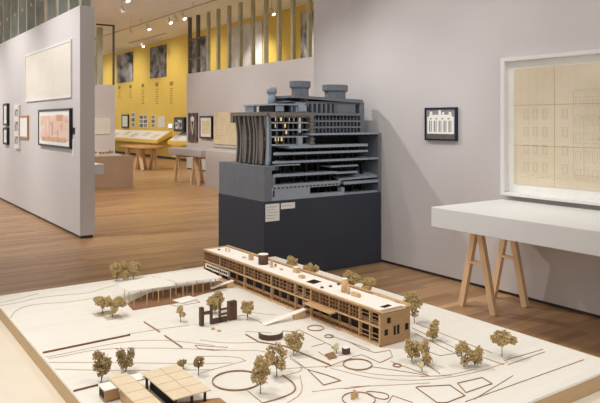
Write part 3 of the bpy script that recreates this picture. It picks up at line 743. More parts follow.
# contours
for p in [[(0, 302.7), (22, 298), (50, 290.7)], [(-2, 299.5), (14, 296.5), (36, 292)],
          [(0, 305.8), (19.5, 302.7), (39, 297.5), (72, 294.5), (90, 293), (105, 288), (120, 283.5)],
          [(9, 318.5), (13.5, 312.5), (22.5, 307), (37.5, 304), (64.5, 302.7), (90, 299), (105, 296)],
          [(45, 357.3), (60, 354.7), (93, 347.5), (129, 341), (168, 340), (214, 345.7)],
          [(48, 358.8), (60, 357), (98.5, 348.8), (163, 348), (214, 350)],
          [(48.8, 362.5), (137, 363), (175.5, 363.7), (195, 364.3)],
          [(54.8, 369.3), (90, 370.3), (142, 370.6), (214, 370)],
          [(200, 348.8), (237.5, 351), (260, 350.5), (267.5, 353)],
          [(200, 356.3), (237.5, 356.8), (246, 361)],
          [(200, 373), (215, 369), (245, 361)], [(200, 364.3), (232.5, 363)], [(200, 340), (225, 343.5), (258, 342.5)],
          [(330, 368), (367.5, 378), (405, 381), (442.5, 379), (480, 371.7), (508, 362)],
          [(355, 371), (380, 375.5), (425, 376.5), (452, 376)],
          [(420, 377), (440, 376), (456, 374), (476, 369)],
          [(350, 387), (400, 385), (430, 383)], [(290, 359), (307, 370), (280, 377)],
          [(300, 375.5), (303.7, 393), (287.5, 403)], [(245, 331.5), (272, 333)],
          [(246, 312), (262, 314), (276, 315)], [(129, 334), (155, 330), (190, 325)],
          [(282, 369), (316, 367), (345, 366)], [(312, 392), (335, 389), (352, 388)]]: line(p, .0021, .0008)
# dark retaining bars
def rail(pts, w=.006, h=.006, mat='railwood'): line(pts, w, h, mat, 'retaining_wall', smooth=False)
rail([(42.8, 353.5), (90, 343.7), (130, 335.5)], .005, .007); rail([(144, 322.4), (159.6, 332.3)], .004, .005, 'burnt'); rail([(164.5, 336), (182, 348)], .004, .005, 'burnt')
rail([(73.5, 391.8), (98.5, 385.5)], .0045, .006)
rail([(245.7, 335), (258.7, 342.5), (285, 346.7), (300, 353), (330, 365.5)], .004, .005, 'burnt')
rail([(283, 331), (296, 332.5), (299, 330), (335, 347.5)], .0016, .0018, 'burnt')
rail([(195, 345.7), (198.6, 348.8), (214, 350.8), (226, 350)], .0016, .0018, 'burnt'); rail([(195, 345.4), (214, 347), (228, 347.6)], .0016, .0018, 'burnt')
rail([(370, 318+32), (349, 342)], .0016, .0018, 'burnt')
rail([(330, 336), (349, 342), (362, 349), (375, 353), (390, 350.5), (392.5, 357), (380, 363), (362, 355), (352, 357)], .0016, .0018, 'burnt')
rail([(391, 361.7), (429, 376), (405, 372), (372, 367)], .0016, .0018, 'burnt')
rail([(325, 368), (352, 358)], .0016, .0018, 'burnt')
rail([(465.5, 402), (583.6, 360)], .0016, .0018, 'burnt'); rail([(474.5, 399.5), (513, 376)], .0016, .0018, 'burnt')
rail([(504, 361), (543, 349.5)], .0016, .0018, 'burnt'); rail([(508, 365), (545, 352)], .0016, .0018, 'burnt')
rail([(412, 328), (455, 348), (504, 365)], .0016, .0018, 'burnt'); rail([(414, 333), (456, 354), (476, 363)], .0016, .0018, 'burnt'); rail([(416, 323.5), (470, 345), (492, 353)], .0016, .0018, 'burnt')
rail([(420, 349), (440, 356), (480, 350)], .0018, .0015, 'burnt'); rail([(416, 356), (440, 374)], .0018, .0015, 'burnt')
rail([(318, 352), (328, 358), (350, 354)], .0016, .0018, 'burnt'); rail([(345, 389), (370, 386)], .0016, .0018, 'burnt')
rail([(289, 356), (306, 369)], .0016, .0018, 'burnt'); rail([(262, 323), (244, 315.5), (236, 316.5)], .0016, .0018, 'burnt')
rail([(311.5, 347), (325, 343.5)], .0016, .0018, 'burnt')
rail([(182, 294), (200, 302.5), (176, 306.5), (166, 303)], .0016, .0018, 'burnt')
def bed(pts, smooth=False, w=.003, h=.003, mat='burnt'): line(pts, w*.62, h, mat, 'planting_bed_edge', smooth, True)
bed([(307.5, 370), (323.7, 385.5), (340.7, 381), (327, 375.5)], w=.004)
bed([(416, 388), (430, 398), (437, 403), (447, 403), (465, 396), (450, 385.5), (418, 387)], w=.0035)
bed([(457.5, 383.5), (466, 393), (492, 384), (482, 378)], w=.0035)
bed([(363.7, 391), (390, 394), (387, 401), (371, 397)], True)
rail([(413, 403), (392.5, 396), (388, 403)], .0016, .0018, 'burnt')
line([(282.5, 375.5), (294.5, 384), (296, 392), (280, 399), (262.5, 403.5)], .004, .003, 'burnt', 'planting_bed_edge')
rail([(247.5, 391), (262, 403)], .0016, .0018, 'burnt')
def disc(px, py, rpx, h=.0035, w=.0018, mat='burnt', name='round_pool_edge', fill=None):
    x, y = Z(px, py, ZB); d = x*FX+y*FY; r = rpx*d/FP
    pts = [(x+r*math.cos(2*math.pi*k/36), y+r*math.sin(2*math.pi*k/36)) for k in range(36)]
    MB().ribbon(clip(pts), w, ZB+.0002, ZB+h, True).build(name, mat, site)
    if fill: MB().prism(clip(pts), ZB+.0002, ZB+.0018).build('round_lawn', fill, site)
disc(237, 381, 24.4, .005, .0025); disc(315.5, 328.5, 8.2); disc(329, 336.7, 4.5); disc(357.5, 365, 14.3, .0045, .002); disc(397, 366, 4, .004)
disc(358.7, 399.5, 16.5, .003); disc(342, 398, .1) if 0 else None
# small discs of planting under the tree pairs
for (px, py, rx) in [(103, 314, 9), (113, 317.5, 8)]:
    x, y = Z(px, py, ZB); r = rx*.004; MB().prism([(x-r, y-r*.8), (x+r, y-r*.8), (x+r, y+r*.8), (x-r, y+r*.8)], ZB+.0002, ZB+.0016).build('planting_patch', noisy('patch', (176, 160, 138), (214, 202, 184), 120, .8), site)
# deck under the canopy
MB().prism(W([(127, 304), (133, 310.5), (160, 306), (178, 303), (186, 299), (215, 291), (232, 286), (220, 281), (150, 293)]), ZB+.0005, ZB+.003).build('canopy_deck', 'deck', site)
MB().prism(W([(172, 301), (189, 296.5), (198, 299.5), (182, 304)]), ZB+.0032, ZB+.0042).build('pale_terrace', 'mwhite', site)
# little blocks lying on the ground
def blk(px, py, wx, wy, h, mat, label, cat='model block', name='wooden_block', grp='little blocks on the site model'):
    x, y = Z(px, py, ZB); return tag(B(x-wx/2, y-wy/2, ZB+.0013, x+wx/2, y+wy/2, ZB+.0013+h).build(name, mat), label, cat, grp)
blk(213, 329.5, .014, .008, .006, 'ply', 'tiny wooden block in front of the dark screen walls, left of two')
blk(219, 331.5, .012, .008, .005, 'ply', 'tiny wooden block in front of the dark screen walls, right of two')
o = empty('small_kiosk', (Z(346, 354, ZB)[0], Z(346, 354, ZB)[1], ZB), 'tiny dark box with pale top beside the round garden bed', 'model building')
x, y = Z(346, 354, ZB); B(x-.011, y-.009, ZB+.0013, x+.011, y+.009, ZB+.022).build('walls', 'darkwood', o); B(x-.012, y-.010, ZB+.0221, x+.012, y+.010, ZB+.0245).build('roof', 'mwhite', o)
o = tag(MB().prism(W([(325, 355.5), (333, 353), (337, 358), (329, 360)]), ZB+.0014, ZB+.005).build('sunken_box', 'burnt'), 'tiny low brown box at the end of the long burnt wall', 'model block')
e3 = empty('tower_group', (Z(354.5, 399, ZB)[0], Z(354.5, 399, ZB)[1], ZB), 'three tiny tan posts standing in the round plaza at the bottom', 'model posts')
for dx, h in ((-.009, .018), (0, .026), (.010, .016)):
    x, y = Z(354.5, 399, ZB); B(x+dx-.0025, y-.003, ZB+.0002, x+dx+.0025, y+.003, ZB+h).build('post', 'ply', e3)
tag(MB().prism(clip(W([(377, 394), (386, 396.5), (384, 398.5), (376, 396.5)])), ZB+.0035, ZB+.008).build('bean_block', 'ply'), 'tiny curved tan block inside the bean shaped bed', 'model block') if 0 else None

# ---- sculpture screen walls (dark)
sx, sy = Z(200, 327, ZB)
e2 = empty('screen_sculpture', (sx+.08, sy, ZB), 'dark brown open screen walls with posts and bars standing in mid model', 'model screen wall')
def sY(px, py): return Y(px, py, sy)
hz = lambda px, py: sY(px, py)[1]
z0 = ZB+.0013
def pbox(px0, px1, pt, pb, dy0=0, dy1=.012, nm='post', zfloor=True):
    x0 = sY(px0, pb)[0]; x1 = sY(px1, pb)[0]; zt_ = hz((px0+px1)/2, pt); zb_ = z0 if zfloor else hz((px0+px1)/2, pb)
    B(x0, sy+dy0, zb_, x1, sy+dy1, zt_).build(nm, 'darkwood', e2)
pbox(201, 204.2, 308, 327, 0, .018, 'end_wall')
pbox(211, 212.8, 305, 321); pbox(219.8, 221, 303.5, 320)
pbox(229.3, 237, 301.5, 320, 0, .02, 'end_wall')
pbox(204, 211, 311.5, 314.5, 0, .008, 'crossbar', False); pbox(212.8, 227.6, 317.5, 320.5, 0, .008, 'low_wall')
pbox(221, 227.6, 308.3, 310, 0, .008, 'crossbar', False); pbox(221, 227.6, 313.3, 315, 0, .008, 'crossbar', False)
# ---- curved low wall
cx, cy = Z(270.7, 337, ZB); dd = cx*FX+cy*FY; rr = 11.8*dd/FP
a0 = math.atan2(-FY, -FX)
pts = [(cx+rr*math.cos(a0+t), cy+rr*math.sin(a0+t)) for t in [math.radians(-80+k*8) for k in range(23)]]
tag(MB().ribbon(pts, .004, z0, z0+.019).build('curved_wall', 'darkwood'), 'low curved dark brown wall on the lawn in front of the long building', 'model wall')

# ---- canopy
can = empty('canopy_pavilion', (1.23, 2.8, ZB), 'long flat white canopy roof on thin posts at the left of the long building', 'model pavilion')
RZ = .857
MB().prism(W([(116.8, 284.7), (128.5, 292), (175, 285.6), (165, 279.5), (150, 277)], RZ), RZ, RZ+.003).build('roof_slab', 'maple', can)
MB().prism(W([(151, 276.8), (166, 279.8), (177, 284), (222, 278.8), (204.2, 270.2)], RZ), RZ+.0035, RZ+.0065).build('roof_slab', 'maple', can)
def cpost(px, py):
    x, y = Z(px, py, ZB+.003); B(x-.0015, y-.0015, ZB+.0031, x+.0015, y+.0015, RZ-.0004).build('post', 'ply', can)
for p in [(129, 301.5), (134, 306.5), (147, 304.7), (158.5, 302.5), (170.5, 300.5), (124.5, 302), (141, 300), (153, 298.5), (163, 297), (176, 294.5), (183, 296), (192.8, 296), (203, 292.5), (211, 290), (197, 291), (187, 293), (215.5, 284.5)]: cpost(*p)
# sloping ramp roofs with their end boxes
def ramp(p0, p1, wpx, z0_, z1_, bpx, label):
    a = Z(p0[0], p0[1], z0_); b = Z(p1[0], p1[1], z1_); w = wpx
    o = empty('entrance_ramp', (a[0], a[1], ZB), label, 'model ramp', 'white ramps leading to the long building')
    d = Vector((b[0]-a[0], b[1]-a[1])).normalized(); n = Vector((-d.y, d.x))*w
    c = [(a[0]-n.x, a[1]-n.y, z0_), (b[0]-n.x, b[1]-n.y, z1_), (b[0]+n.x, b[1]+n.y, z1_), (a[0]+n.x, a[1]+n.y, z0_)]
    MB().hexa([(p[0], p[1], p[2]-.003) for p in c]+c).build('ramp_slab', 'mwhite', o)
    t1 = .72; m = Vector((a[0]+(b[0]-a[0])*t1, a[1]+(b[1]-a[1])*t1)); k = Vector((a[0]+(b[0]-a[0])*.97, a[1]+(b[1]-a[1])*.97)); n = n*.9
    zt1 = z0_+(z1_-z0_)*t1-.0035; zt2 = z0_+(z1_-z0_)*.97-.0035
    MB().hexa([(m.x-n.x, m.y-n.y, z0), (k.x-n.x, k.y-n.y, z0), (k.x+n.x, k.y+n.y, z0), (m.x+n.x, m.y+n.y, z0), (m.x-n.x, m.y-n.y, zt1), (k.x-n.x, k.y-n.y, zt2), (k.x+n.x, k.y+n.y, zt2), (m.x+n.x, m.y+n.y, zt1)]).build('end_box', 'ply', o)
ramp((210.5, 288), (233, 280), .012, ZB+.012, ZB+.034, 0, 'short white ramp roof between canopy and long building')
ramp((264, 324), (305, 308.5), .013, ZB+.005, ZB+.034, 0, 'longer white ramp roof ending at the middle of the long building')

# ---- front left pavilion
pv = empty('courtyard_pavilion', (.76, 1.75, ZB), 'cream flat roofed pavilion with gridded roofs around a dark court at the bottom edge', 'model pavilion')
def slabz(pts, z, th, mat, nm, zbot=None): MB().prism(W(pts, z), zbot if zbot is not None else z-th, z).build(nm, mat, pv)
PZ = .846
MB().prism([(.64, 1.42), (.885, 1.42), (.885, 1.66), (.72, 1.72), (.64, 1.78)], ZB+.0015, ZB+.004).build('court_floor', 'deck', pv)
lr = [Z(107.6, 376.3, PZ), Z(127.4, 373, PZ)]
x0, x1 = lr[0][0]+.0, lr[1][0]+.0; yt = (lr[0][1]+lr[1][1])/2
B(x0, 1.45, PZ-.004, x1, yt, PZ).build('strip_roof', 'rooftan', pv)
ln = MB()
for k in range(7): y = yt-.02-k*.062; ln.box(x0, y, PZ+.0001, x1, y+.0018, PZ+.0006)
ln.build('roof_joints', 'ply', pv)
B(x0+.01, 1.46, ZB+.0045, x0+.014, yt-.07, PZ-.0045).build('glass_wall', 'ply', pv)
B(x1-.012, 1.46, ZB+.0045, x1-.006, yt-.01, PZ-.0045).build('inner_wall', 'hollow', pv)
PC = .852
q = W([(141.8, 373), (176, 363.6), (210.8, 389.2), (173.6, 400)], PC)
xa = (q[0][0]+q[3][0])/2; xb = (q[1][0]+q[2][0])/2; yt2 = (q[0][1]+q[1][1])/2; yb2 = (q[2][1]+q[3][1])/2
B(xa, yb2, PC-.003, xb, yt2, PC).build('square_roof', 'rooftan', pv)
ln = MB()
for k in range(1, 4): y = yb2+(yt2-yb2)*k/4; ln.box(xa, y, PC+.0001, xb, y+.0018, PC+.0006)
ln.box((xa+xb)/2, yb2, PC+.0001, (xa+xb)/2+.0018, yt2, PC+.0006); ln.build('roof_joints', 'ply', pv)
for px_, py_ in ((xa+.01, yb2+.01), (xb-.01, yb2+.02), (xb-.01, yt2-.02), (xa+.01, yt2-.02), (xb-.05, yb2+.02)):
    B(px_-.003, py_-.003, ZB+.0045, px_+.003, py_+.003, PC-.0035).build('post', 'darkwood', pv)
B(xa+.02, yb2+.03, ZB+.0045, xa+.024, yt2-.02, PC-.0035).build('dark_wall', 'hollow', pv)
B(xa-.03, 1.46, PZ-.012, xa-.024, yt2+.01, PZ-.003).build('court_beam', 'ply', pv)
B(xa-.023, yt2-.02, PZ-.010, xa+.03, yt2+.03, PZ-.006).build('link_roof', 'mwhite', pv)
B(xa+.02, 1.46, ZB+.0045, xb+.02, yb2-.012, ZB+.028).build('low_block', 'ply2', pv)
# entrance box on the left
q = W([(98, 384.4), (109, 381.5), (117, 387.2), (104.6, 390.4)], PZ-.008)
xa3 = (q[0][0]+q[3][0])/2; xb3 = x0+.008; ya3 = (q[2][1]+q[3][1])/2; yb3 = (q[0][1]+q[1][1])/2
B(xa3, ya3, PZ-.011, xb3, yb3, PZ-.008).build('box_roof', 'mwhite', pv)
B(xa3+.002, ya3+.002, ZB+.0045, xb3, yb3-.002, PZ-.0112).build('entrance_box', 'ply2', pv)
B(xa3+.0005, ya3+.008, ZB+.012, xa3+.0018, yb3-.008, PZ-.018).build('dark_opening', 'hollow', pv)

# ---- the long building
BX0, BX1, BY0, BY1 = 1.556, 1.700, 1.709, 3.086
ZR = .926; ZS = .865
lb = empty('long_building_model', (1.63, 2.4, ZB), 'long two storey light wood slab building with white roof running across the site model', 'model building')
def LB(nm, mat, *boxes, bevel=0, label=None):
    mb = MB()
    for b in boxes: mb.box(*b)
    o = mb.build(nm, mat, lb, bevel)
    if label: o['label'] = label
    return o
LB('inner_core', 'hollow', (BX0+.018, BY0+.006, z0, BX1-.012, BY1-.004, ZR-.012))
LB('rear_wall', 'ply2', (BX1-.012, BY0+.006, z0, BX1-.002, BY1, ZR-.004))
LB('far_end_wall', 'ply2', (BX0, BY1-.004, z0, BX1-.012, BY1, ZR-.004))
LB('base_strip', 'ply', (BX0-.002, BY0, z0, BX0+.018, BY1-.004, z0+.006))
LB('middle_floor', 'ply', (BX0-.003, BY0, ZS+.001, BX0+.018, BY1-.004, ZS+.004), (BX0+.002, BY0+.006, ZS-.003, BX0+.018, BY1-.004, ZS+.001))
roof = LB('roof_surface', 'mwhite', (BX0+.007, BY0+.009, ZR-.012, BX1-.008, BY1-.006, ZR-.003))
LB('roof_edge', 'ply', (BX0-.003, BY0-.002, ZR-.004, BX0+.006, BY1+.002, ZR))
LB('fascia', 'ply2', (BX0, BY0+.0056, ZR-.012, BX0+.006, BY1, ZR-.0041))
LB('rear_parapet', 'ply', (BX1-.007, BY0-.002, ZR-.004, BX1+.002, BY1+.002, ZR+.005), (BX0+.006, BY1-.005, ZR-.004, BX1-.007, BY1+.002, ZR+.002))
LB('rear_gutter', 'burnt', (BX1-.0095, BY0+.2, ZR-.0029, BX1-.0072, BY1-.01, ZR+.001))
LB('near_parapet', 'ply', (BX0+.006, BY0-.0, ZR-.004, BX1-.007, BY0+.003, ZR), (BX0+.006, BY0+.008, ZR-.0029, BX1-.03, BY0+.013, ZR+.001))
# near end wall with small openings
ew = LB('end_wall', 'ply2', (BX0-.002, BY0-.001, z0, BX1-.002, BY0+.0055, ZR-.0121))
wn = 0
for r in [(387, 318, 390.5, 322.8), (384.5, 330, 387.8, 335), (393.6, 326, 395.7, 334.5), (397, 325, 399.3, 333.5), (405, 323.5, 408.3, 329)]:
    a, zt_ = Y(r[0], r[1], BY0-.001); b, zb_ = Y(r[2], r[3], BY0-.001)
    B(a, BY0-.0018, zb_, b, BY0-.0011, zt_).build('window_opening', 'hollow', ew)  # dark plate painted as the shade of a window opening
def fy(px): return X(px, 300, BX0)[0]
# main piers along the front
piers = [204, 212, 219.6, 227.5, 235.5, 244, 253, 262, 271, 279, 287, 295, 303, 310.5, 319, 328.5, 338, 348.5, 359, 369.5, 380.3]
MAJ = (219.6, 244, 271, 295, 303, 310.5, 359, 369.5, 380.3)
for i, px in enumerate(piers):
    y = min(fy(px), BY1-.009); w = .0028 if i < len(piers)-1 else .005; dx = 0 if px in MAJ else .004; mt_ = 'ply' if px in MAJ else 'screenwood'
    if i == len(piers)-1: y = BY0+.0005+w/2+.0055
    LB('pier', mt_, (BX0-.001+dx, y-w/2, z0+.006, BX0+.015, y+w/2, ZS-.0031), (BX0-.001+dx, y-w/2, ZS+.0041, BX0+.015, y+w/2, ZR-.0121))
# upper sun screens: fine grid between px 204-294 and 311-359; open bays elsewhere
def grid(pxa, pxb, nx, nz, za, zb_, nm='sun_screen', t=.0013, mat='ply'):
    ya_, yb_ = fy(pxb), min(fy(pxa), BY1-.012); mb = MB()
    for k in range(nx+1): y = ya_+(yb_-ya_)*k/nx; mb.box(BX0+.002, y-t/2, za, BX0+.010, y+t/2, zb_)
    for k in range(nz+1): z = za+(zb_-za)*k/nz; mb.box(BX0+.0035, ya_, z-t*.3, BX0+.0105, yb_, z+t*.3)
    mb.build(nm, mat, lb)
U0, U1 = ZS+.0045, ZR-.0125
pp = [204, 219.6, 244, 271, 294]
for a, b in zip(pp, pp[1:]): grid(a+.6, b-.6, round((fy(a)-fy(b))/.031), 3, U0, U1, t=.0034, mat='screenwood')
for a, b in ((311, 319), (319, 328.5), (328.5, 338), (338, 348.5), (348.5, 359)): grid(a+.6, b-.6, 3, 3, U0, U1, t=.0026, mat='burnt')
for a, b in ((295, 303), (303, 310.5), (359.6, 369.5), (369.8, 380)):
    LB('balcony_rail', 'ply2', (BX0+.001, fy(b)+.002, U0+.010, BX0+.004, fy(a)-.002, U0+.013), (BX0+.001, fy(b)+.002, U0+.018, BX0+.003, fy(a)-.002, U0+.0195), (BX0+.004, fy(b)+.002, U0+.030, BX0+.006, fy(a)-.002, U0+.032))
    LB('window_pane', 'hollow', (BX0+.0155, fy(b)+.004, U0+.006, BX0+.0175, fy(a)-.004, U1-.006))
# lower storey
L0, L1 = z0+.0065, ZS-.0035
ya_ = fy(228)
LB('panelled_wall', 'cream', (BX0+.003, ya_, L0+.022, BX0+.012, BY1-.012, L1-.006))
mb = MB(); n = 11
for k in range(n): y = ya_+.012+(BY1-.02-ya_-.02)*k/n; mb.box(BX0+.0024, y, L0+.030, BX0+.0029, y+.016, L0+.040)
mb.build('small_windows', 'hollow', lb)
for i in range(3, len(piers)-1):
    a, b = piers[i], piers[i+1]; y1_, y0_ = fy(a)-.003, fy(b)+.003
    if i >= 18:
        LB('balcony_rail', 'ply2', (BX0+.001, y0_, L0+.014, BX0+.004, y1_, L0+.017), (BX0+.001, y0_, L0+.030, BX0+.004, y1_, L0+.0325)); continue
    mb = MB(); mb.box(BX0+.004, y0_, L0+.013, BX0+.010, y1_, L0+.0165); mb.box(BX0+.005, y0_, L0+.0165, BX0+.009, y1_, L0+.024)
    for k in range(1, 4): y = y0_+(y1_-y0_)*k/4; mb.box(BX0+.003, y-.0012, L0, BX0+.006, y+.0012, L0+.013)
    mb.build('sill_panel', 'burnt', lb)
    LB('window_pane', 'hollow', (BX0+.012, y0_+.006, L0+.028, BX0+.014, y1_-.006, L1-.006))
# entrance canopy slab
a = X(306, 303, BX0-.02)[0]; b = X(333, 313, BX0-.02)[0]; zc = X(320, 308, BX0-.02)[1]
LB('entrance_canopy', 'ply', (BX0-.034, b, zc-.003, BX0-.0045, a, zc+.002))
# roof furniture
RS = ZR-.0029
def rp(px, py): return Z(px, py, RS)
def rbox(nm, px, py, wx, wy, h, mat='ply', cap=None, label=None):
    x, y = rp(px, py); x = min(max(x, BX0+.01+wx/2), BX1-.012-wx/2)
    o = LB(nm, mat, (x-wx/2, y-wy/2, RS, x+wx/2, y+wy/2, RS+h), label=label)
    if cap: B(x-wx/2-.001, y-wy/2-.001, RS+h, x+wx/2+.001, y+wy/2+.001, RS+h+.002).build('cap', cap, o)
    return o
def rcyl(nm, px, py, r, r2, h, mat='ply', cap=None, label=None):
    x, y = rp(px, py); x = min(max(x, BX0+.01+r), BX1-.012-r)
    o = MB().tube((x, y, RS), (x, y, RS+h), r, r2, 24).build(nm, mat, lb)
    if cap: MB().tube((x, y, RS+h), (x, y, RS+h+.002), r2+.0008, r2+.0008, 24).build('cap', cap, o)
    if label: o['label'] = label
rbox('roof_post', 226, 251.5, .006, .006, .016); rbox('roof_post', 229, 251.8, .006, .006, .017)
rcyl('roof_drum', 263.3, 264, .0235, .0235, .046, 'darkwood', 'mwhite', 'dark brown round drum with white top')
rbox('roof_box', 251, 260, .018, .02, .026, 'ply'); rbox('roof_vent', 244, 258, .012, .02, .006, 'ply')
rbox('roof_post', 271.5, 267.5, .008, .010, .038, 'ply'); rbox('roof_vent', 275.5, 266.5, .006, .008, .012, 'burnt')
rbox('roof_vent', 281.3, 270, .010, .016, .006, 'ply'); rbox('roof_box', 296.5, 272.5, .022, .024, .024, 'ply', 'mwhite'); rbox('roof_vent', 302, 278, .018, .026, .012, 'ply')
rcyl('tall_chimney', 344.5, 292, .0135, .0115, .052, 'ply', 'mwhite'); rcyl('short_chimney', 348.3, 294, .007, .007, .032, 'ply')
rbox('roof_vent', 356, 296.5, .016, .040, .014, 'ply')
for (px, py) in ((322, 288), (330.5, 286.7), (338.5, 284.7), (219, 250)): rcyl('roof_light', px, py, .0075, .006, .005, 'darkwood')
def hole(pts): MB().prism(W(pts, RS+.0004), RS, RS+.0006).build('roof_opening', 'hollow', lb)  # flat dark plate stands for the shade in a roof opening
hole([(305.8, 281.7), (314, 279.3), (321.8, 281.7), (313.5, 284)]); hole([(379.8, 306.6), (384.5, 307.9), (392, 305.5), (388, 304.2)]); hole([(387, 298.5), (389.5, 298.0), (401.5, 302.5), (399, 303.3)])

# ================================================================== MODEL TREES
def tree(px, py, top, x0p, x1p, cbot, label, mat='leaf', shape='round', name='model_tree', dens=1.0, grp='dried plant model trees'):
    x, y = Z(px, py, ZB); d = x*FX+y*FY; s = d/FP
    rnd = random.Random(int(px*37+py*11))
    zt_ = ZB+(py-top)*s*1.02; zb_ = ZB+(py-cbot)*s; rx = (x1p-x0p)/2*s*(1.0 if mat == 'leaf2' else 1.1); off = ((x0p+x1p)/2-px)*s
    ccx, ccy = x+RX*off, y+RY*off; cz = (zt_+zb_)/2; rz = (zt_-zb_)/2
    e = empty(name, (x, y, ZB+.0013), label, 'model tree', grp)
    # branches
    mb = MB(); fork = Vector((x+(ccx-x)*.3, y+(ccy-y)*.3, max(zb_-rz*.1, ZB+.006)))
    mb.tube((x, y, ZB+.0013), fork, .0016, .0012, 6)
    tips = []
    for k in range(7):
        a = 2*math.pi*k/7+rnd.random(); r = rx*(.45+.3*rnd.random()); t = Vector((ccx+r*math.cos(a), ccy+r*math.sin(a), cz+rz*(rnd.random()*1.1-.35)))
        mid = fork.lerp(t, .5)+Vector((rnd.uniform(-1, 1), rnd.uniform(-1, 1), .5))*rx*.1
        mb.tube(fork, mid, .001, .0008, 5); mb.tube(mid, t, .0008, .0005, 5); tips.append(t)
    mb.build('trunk', 'stem', e)
    # crown: clumps of small irregular leaf lumps gathered round the branch tips
    mb = MB(); n = int(760*dens*min(1.6, max(.6, rx/.03)))
    cl_ = []
    for k in range(22 if shape == 'umbrella' else 11 if rx > .02 else 7):
        while True:
            v = Vector((rnd.uniform(-1, 1), rnd.uniform(-1, 1), rnd.uniform(-1, 1)))
            if v.length < 1 and v.length > .25: break
        if shape == 'umbrella': v.z = abs(v.z)*.9 - .45*(v.x*v.x+v.y*v.y)
        cl_.append(Vector((ccx+v.x*rx*.84, ccy+v.y*rx*.84, cz+v.z*rz*.82)))
    for k in range(n):
        c = cl_[k % len(cl_)]; rc = min(rx, rz)*.46
        v = Vector((rnd.gauss(0, 1), rnd.gauss(0, 1), rnd.gauss(0, 1))).normalized()*rc*rnd.uniform(.35, 1.05); v.z *= 1.15
        p = c+v; q = rnd.uniform(.0020, .0042)*max(1, min(1.35, d/2.2))
        k0 = len(mb.v); w1 = Vector((rnd.gauss(0, 1), rnd.gauss(0, 1), rnd.gauss(0, 1))).normalized(); w2 = w1.orthogonal().normalized(); w3 = w1.cross(w2)
        for w in (w1*q*1.3, -w1*q*1.1, w2*q, -w2*q*.8, w3*q*.7, -w3*q*.9): mb.v.append(tuple(p+w))
        for f_ in ((0, 2, 4), (2, 1, 4), (1, 3, 4), (3, 0, 4), (2, 0, 5), (1, 2, 5), (3, 1, 5), (0, 3, 5)): mb.face([k0+i for i in f_])
    mb.build('foliage', mat, e)
TR = [
 (116.5, 281.5, 261, 111.5, 121.5, 277, 'model tree in the far left trio behind the canopy, left one', 'leaf'),
 (124.5, 280, 262.5, 119.5, 130, 278, 'model tree in the far left trio behind the canopy, middle one', 'leaf'),
 (133, 279, 259, 129.5, 140.5, 276.5, 'model tree in the far left trio behind the canopy, right one', 'leaf'),
 (103, 313.5, 295, 93, 110, 307.5, 'left of the two spreading model trees on planting patches', 'leaf'),
 (112.5, 317.5, 297, 105, 124.5, 311, 'right of the two spreading model trees on planting patches', 'leaf'),
 (180.5, 322, 307, 177, 184.5, 317.5, 'small oval model tree alone on the lawn before the canopy', 'leaf'),
 (216, 313.5, 291.5, 208.5, 222.5, 309.5, 'model tree growing behind the dark screen sculpture', 'leaf'),
 (247.6, 319.5, 300, 242.3, 253, 316, 'slender model tree right of the dark screen sculpture', 'leaf'),
 (101, 383, 349.5, 93, 112.5, 377.5, 'tall dark leaved model tree beside the entrance box of the front pavilion', 'leaf2'),
 (125.5, 372, 342.5, 116.3, 137.5, 370, 'tall dark leaved model tree behind the front pavilion roof', 'leaf2'),
 (184, 369.5, 359, 176.8, 185.5, 366, 'tiny leaning model tree behind the gridded square roof', 'leaf2'),
 (198.5, 375.5, 355.5, 194, 203.5, 369, 'small upright model tree right of the gridded square roof', 'leaf2'),
 (260.5, 394, 356, 251.5, 270.5, 383.5, 'tallest front model tree standing in the rounded bed, left of a pair', 'leaf'),
 (276.7, 377.5, 344, 267, 286.5, 368, 'wide model tree standing right behind the tallest front one', 'leaf'),
 (293.5, 354.5, 332, 286.5, 302.5, 351, 'model tree beside the long burnt wall below the curved wall', 'leaf'),
 (290, 276, 257.5, 285.5, 298, 270, 'model tree top peeping over the roof just right of the drum', 'leaf'),
 (311, 282, 264.5, 303, 319, 276, 'model tree top peeping over the roof near the middle of the building', 'leaf'),
 (351, 290, 269.5, 343.5, 359, 285, 'model tree behind the building next to the tall chimney', 'leaf'),
 (370, 297, 278.5, 361, 378.5, 291, 'round model tree behind the building right of the tall chimney', 'leaf'),
 (414.5, 323.5, 291, 403, 421.5, 315, 'tall model tree just behind the near end wall of the long building', 'leaf'),
 (433, 341, 319, 426, 438.5, 338.5, 'small oval model tree alone right of the long building', 'leaf'),
 (411.5, 362, 338, 405, 420.5, 360, 'left of the touching pair of model trees before the end wall', 'leaf'),
 (424.5, 366, 341, 418.5, 432.5, 363, 'right of the touching pair of model trees before the end wall', 'leaf'),
 (464, 367, 341, 455.5, 471.5, 364.5, 'left of the dense pair of model trees at the lower right', 'leaf'),
 (474.5, 366.5, 340, 468, 483.5, 364.5, 'right of the dense pair of model trees at the lower right', 'leaf'),
]
for q in TR: tree(*q)
tree(502, 357, 331.5, 489, 515, 346, 'umbrella shaped model tree standing alone at the far right', 'leaf', 'umbrella')
tree(336.5, 353, 344, 332, 341, 350, 'tiny pale bush beside the little dark kiosk', 'leafpale', dens=.4, name='model_bush')
tree(422, 372, 362, 418, 426, 368, 'tiny pale bush in front of the touching pair of trees', 'leafpale', dens=.3, name='model_bush')

# ================================================================== LIGHT
def spot_light(nm, loc, target, power, size=1.0, color=(1, .93, .84), blend=.6, r=.06):
    l = bpy.data.lights.new(nm, 'SPOT'); l.energy = power; l.spot_size = size; l.spot_blend = blend; l.color = color; l.shadow_soft_size = r
    o = bpy.data.objects.new(nm, l); COL.objects.link(o); o.location = loc
    o.rotation_euler = (Vector(target)-Vector(loc)).to_track_quat('-Z', 'Y').to_euler()
    return o
warm = (1, .96, .90); neut = (1, .98, .97); cool = (.82, .92, 1)
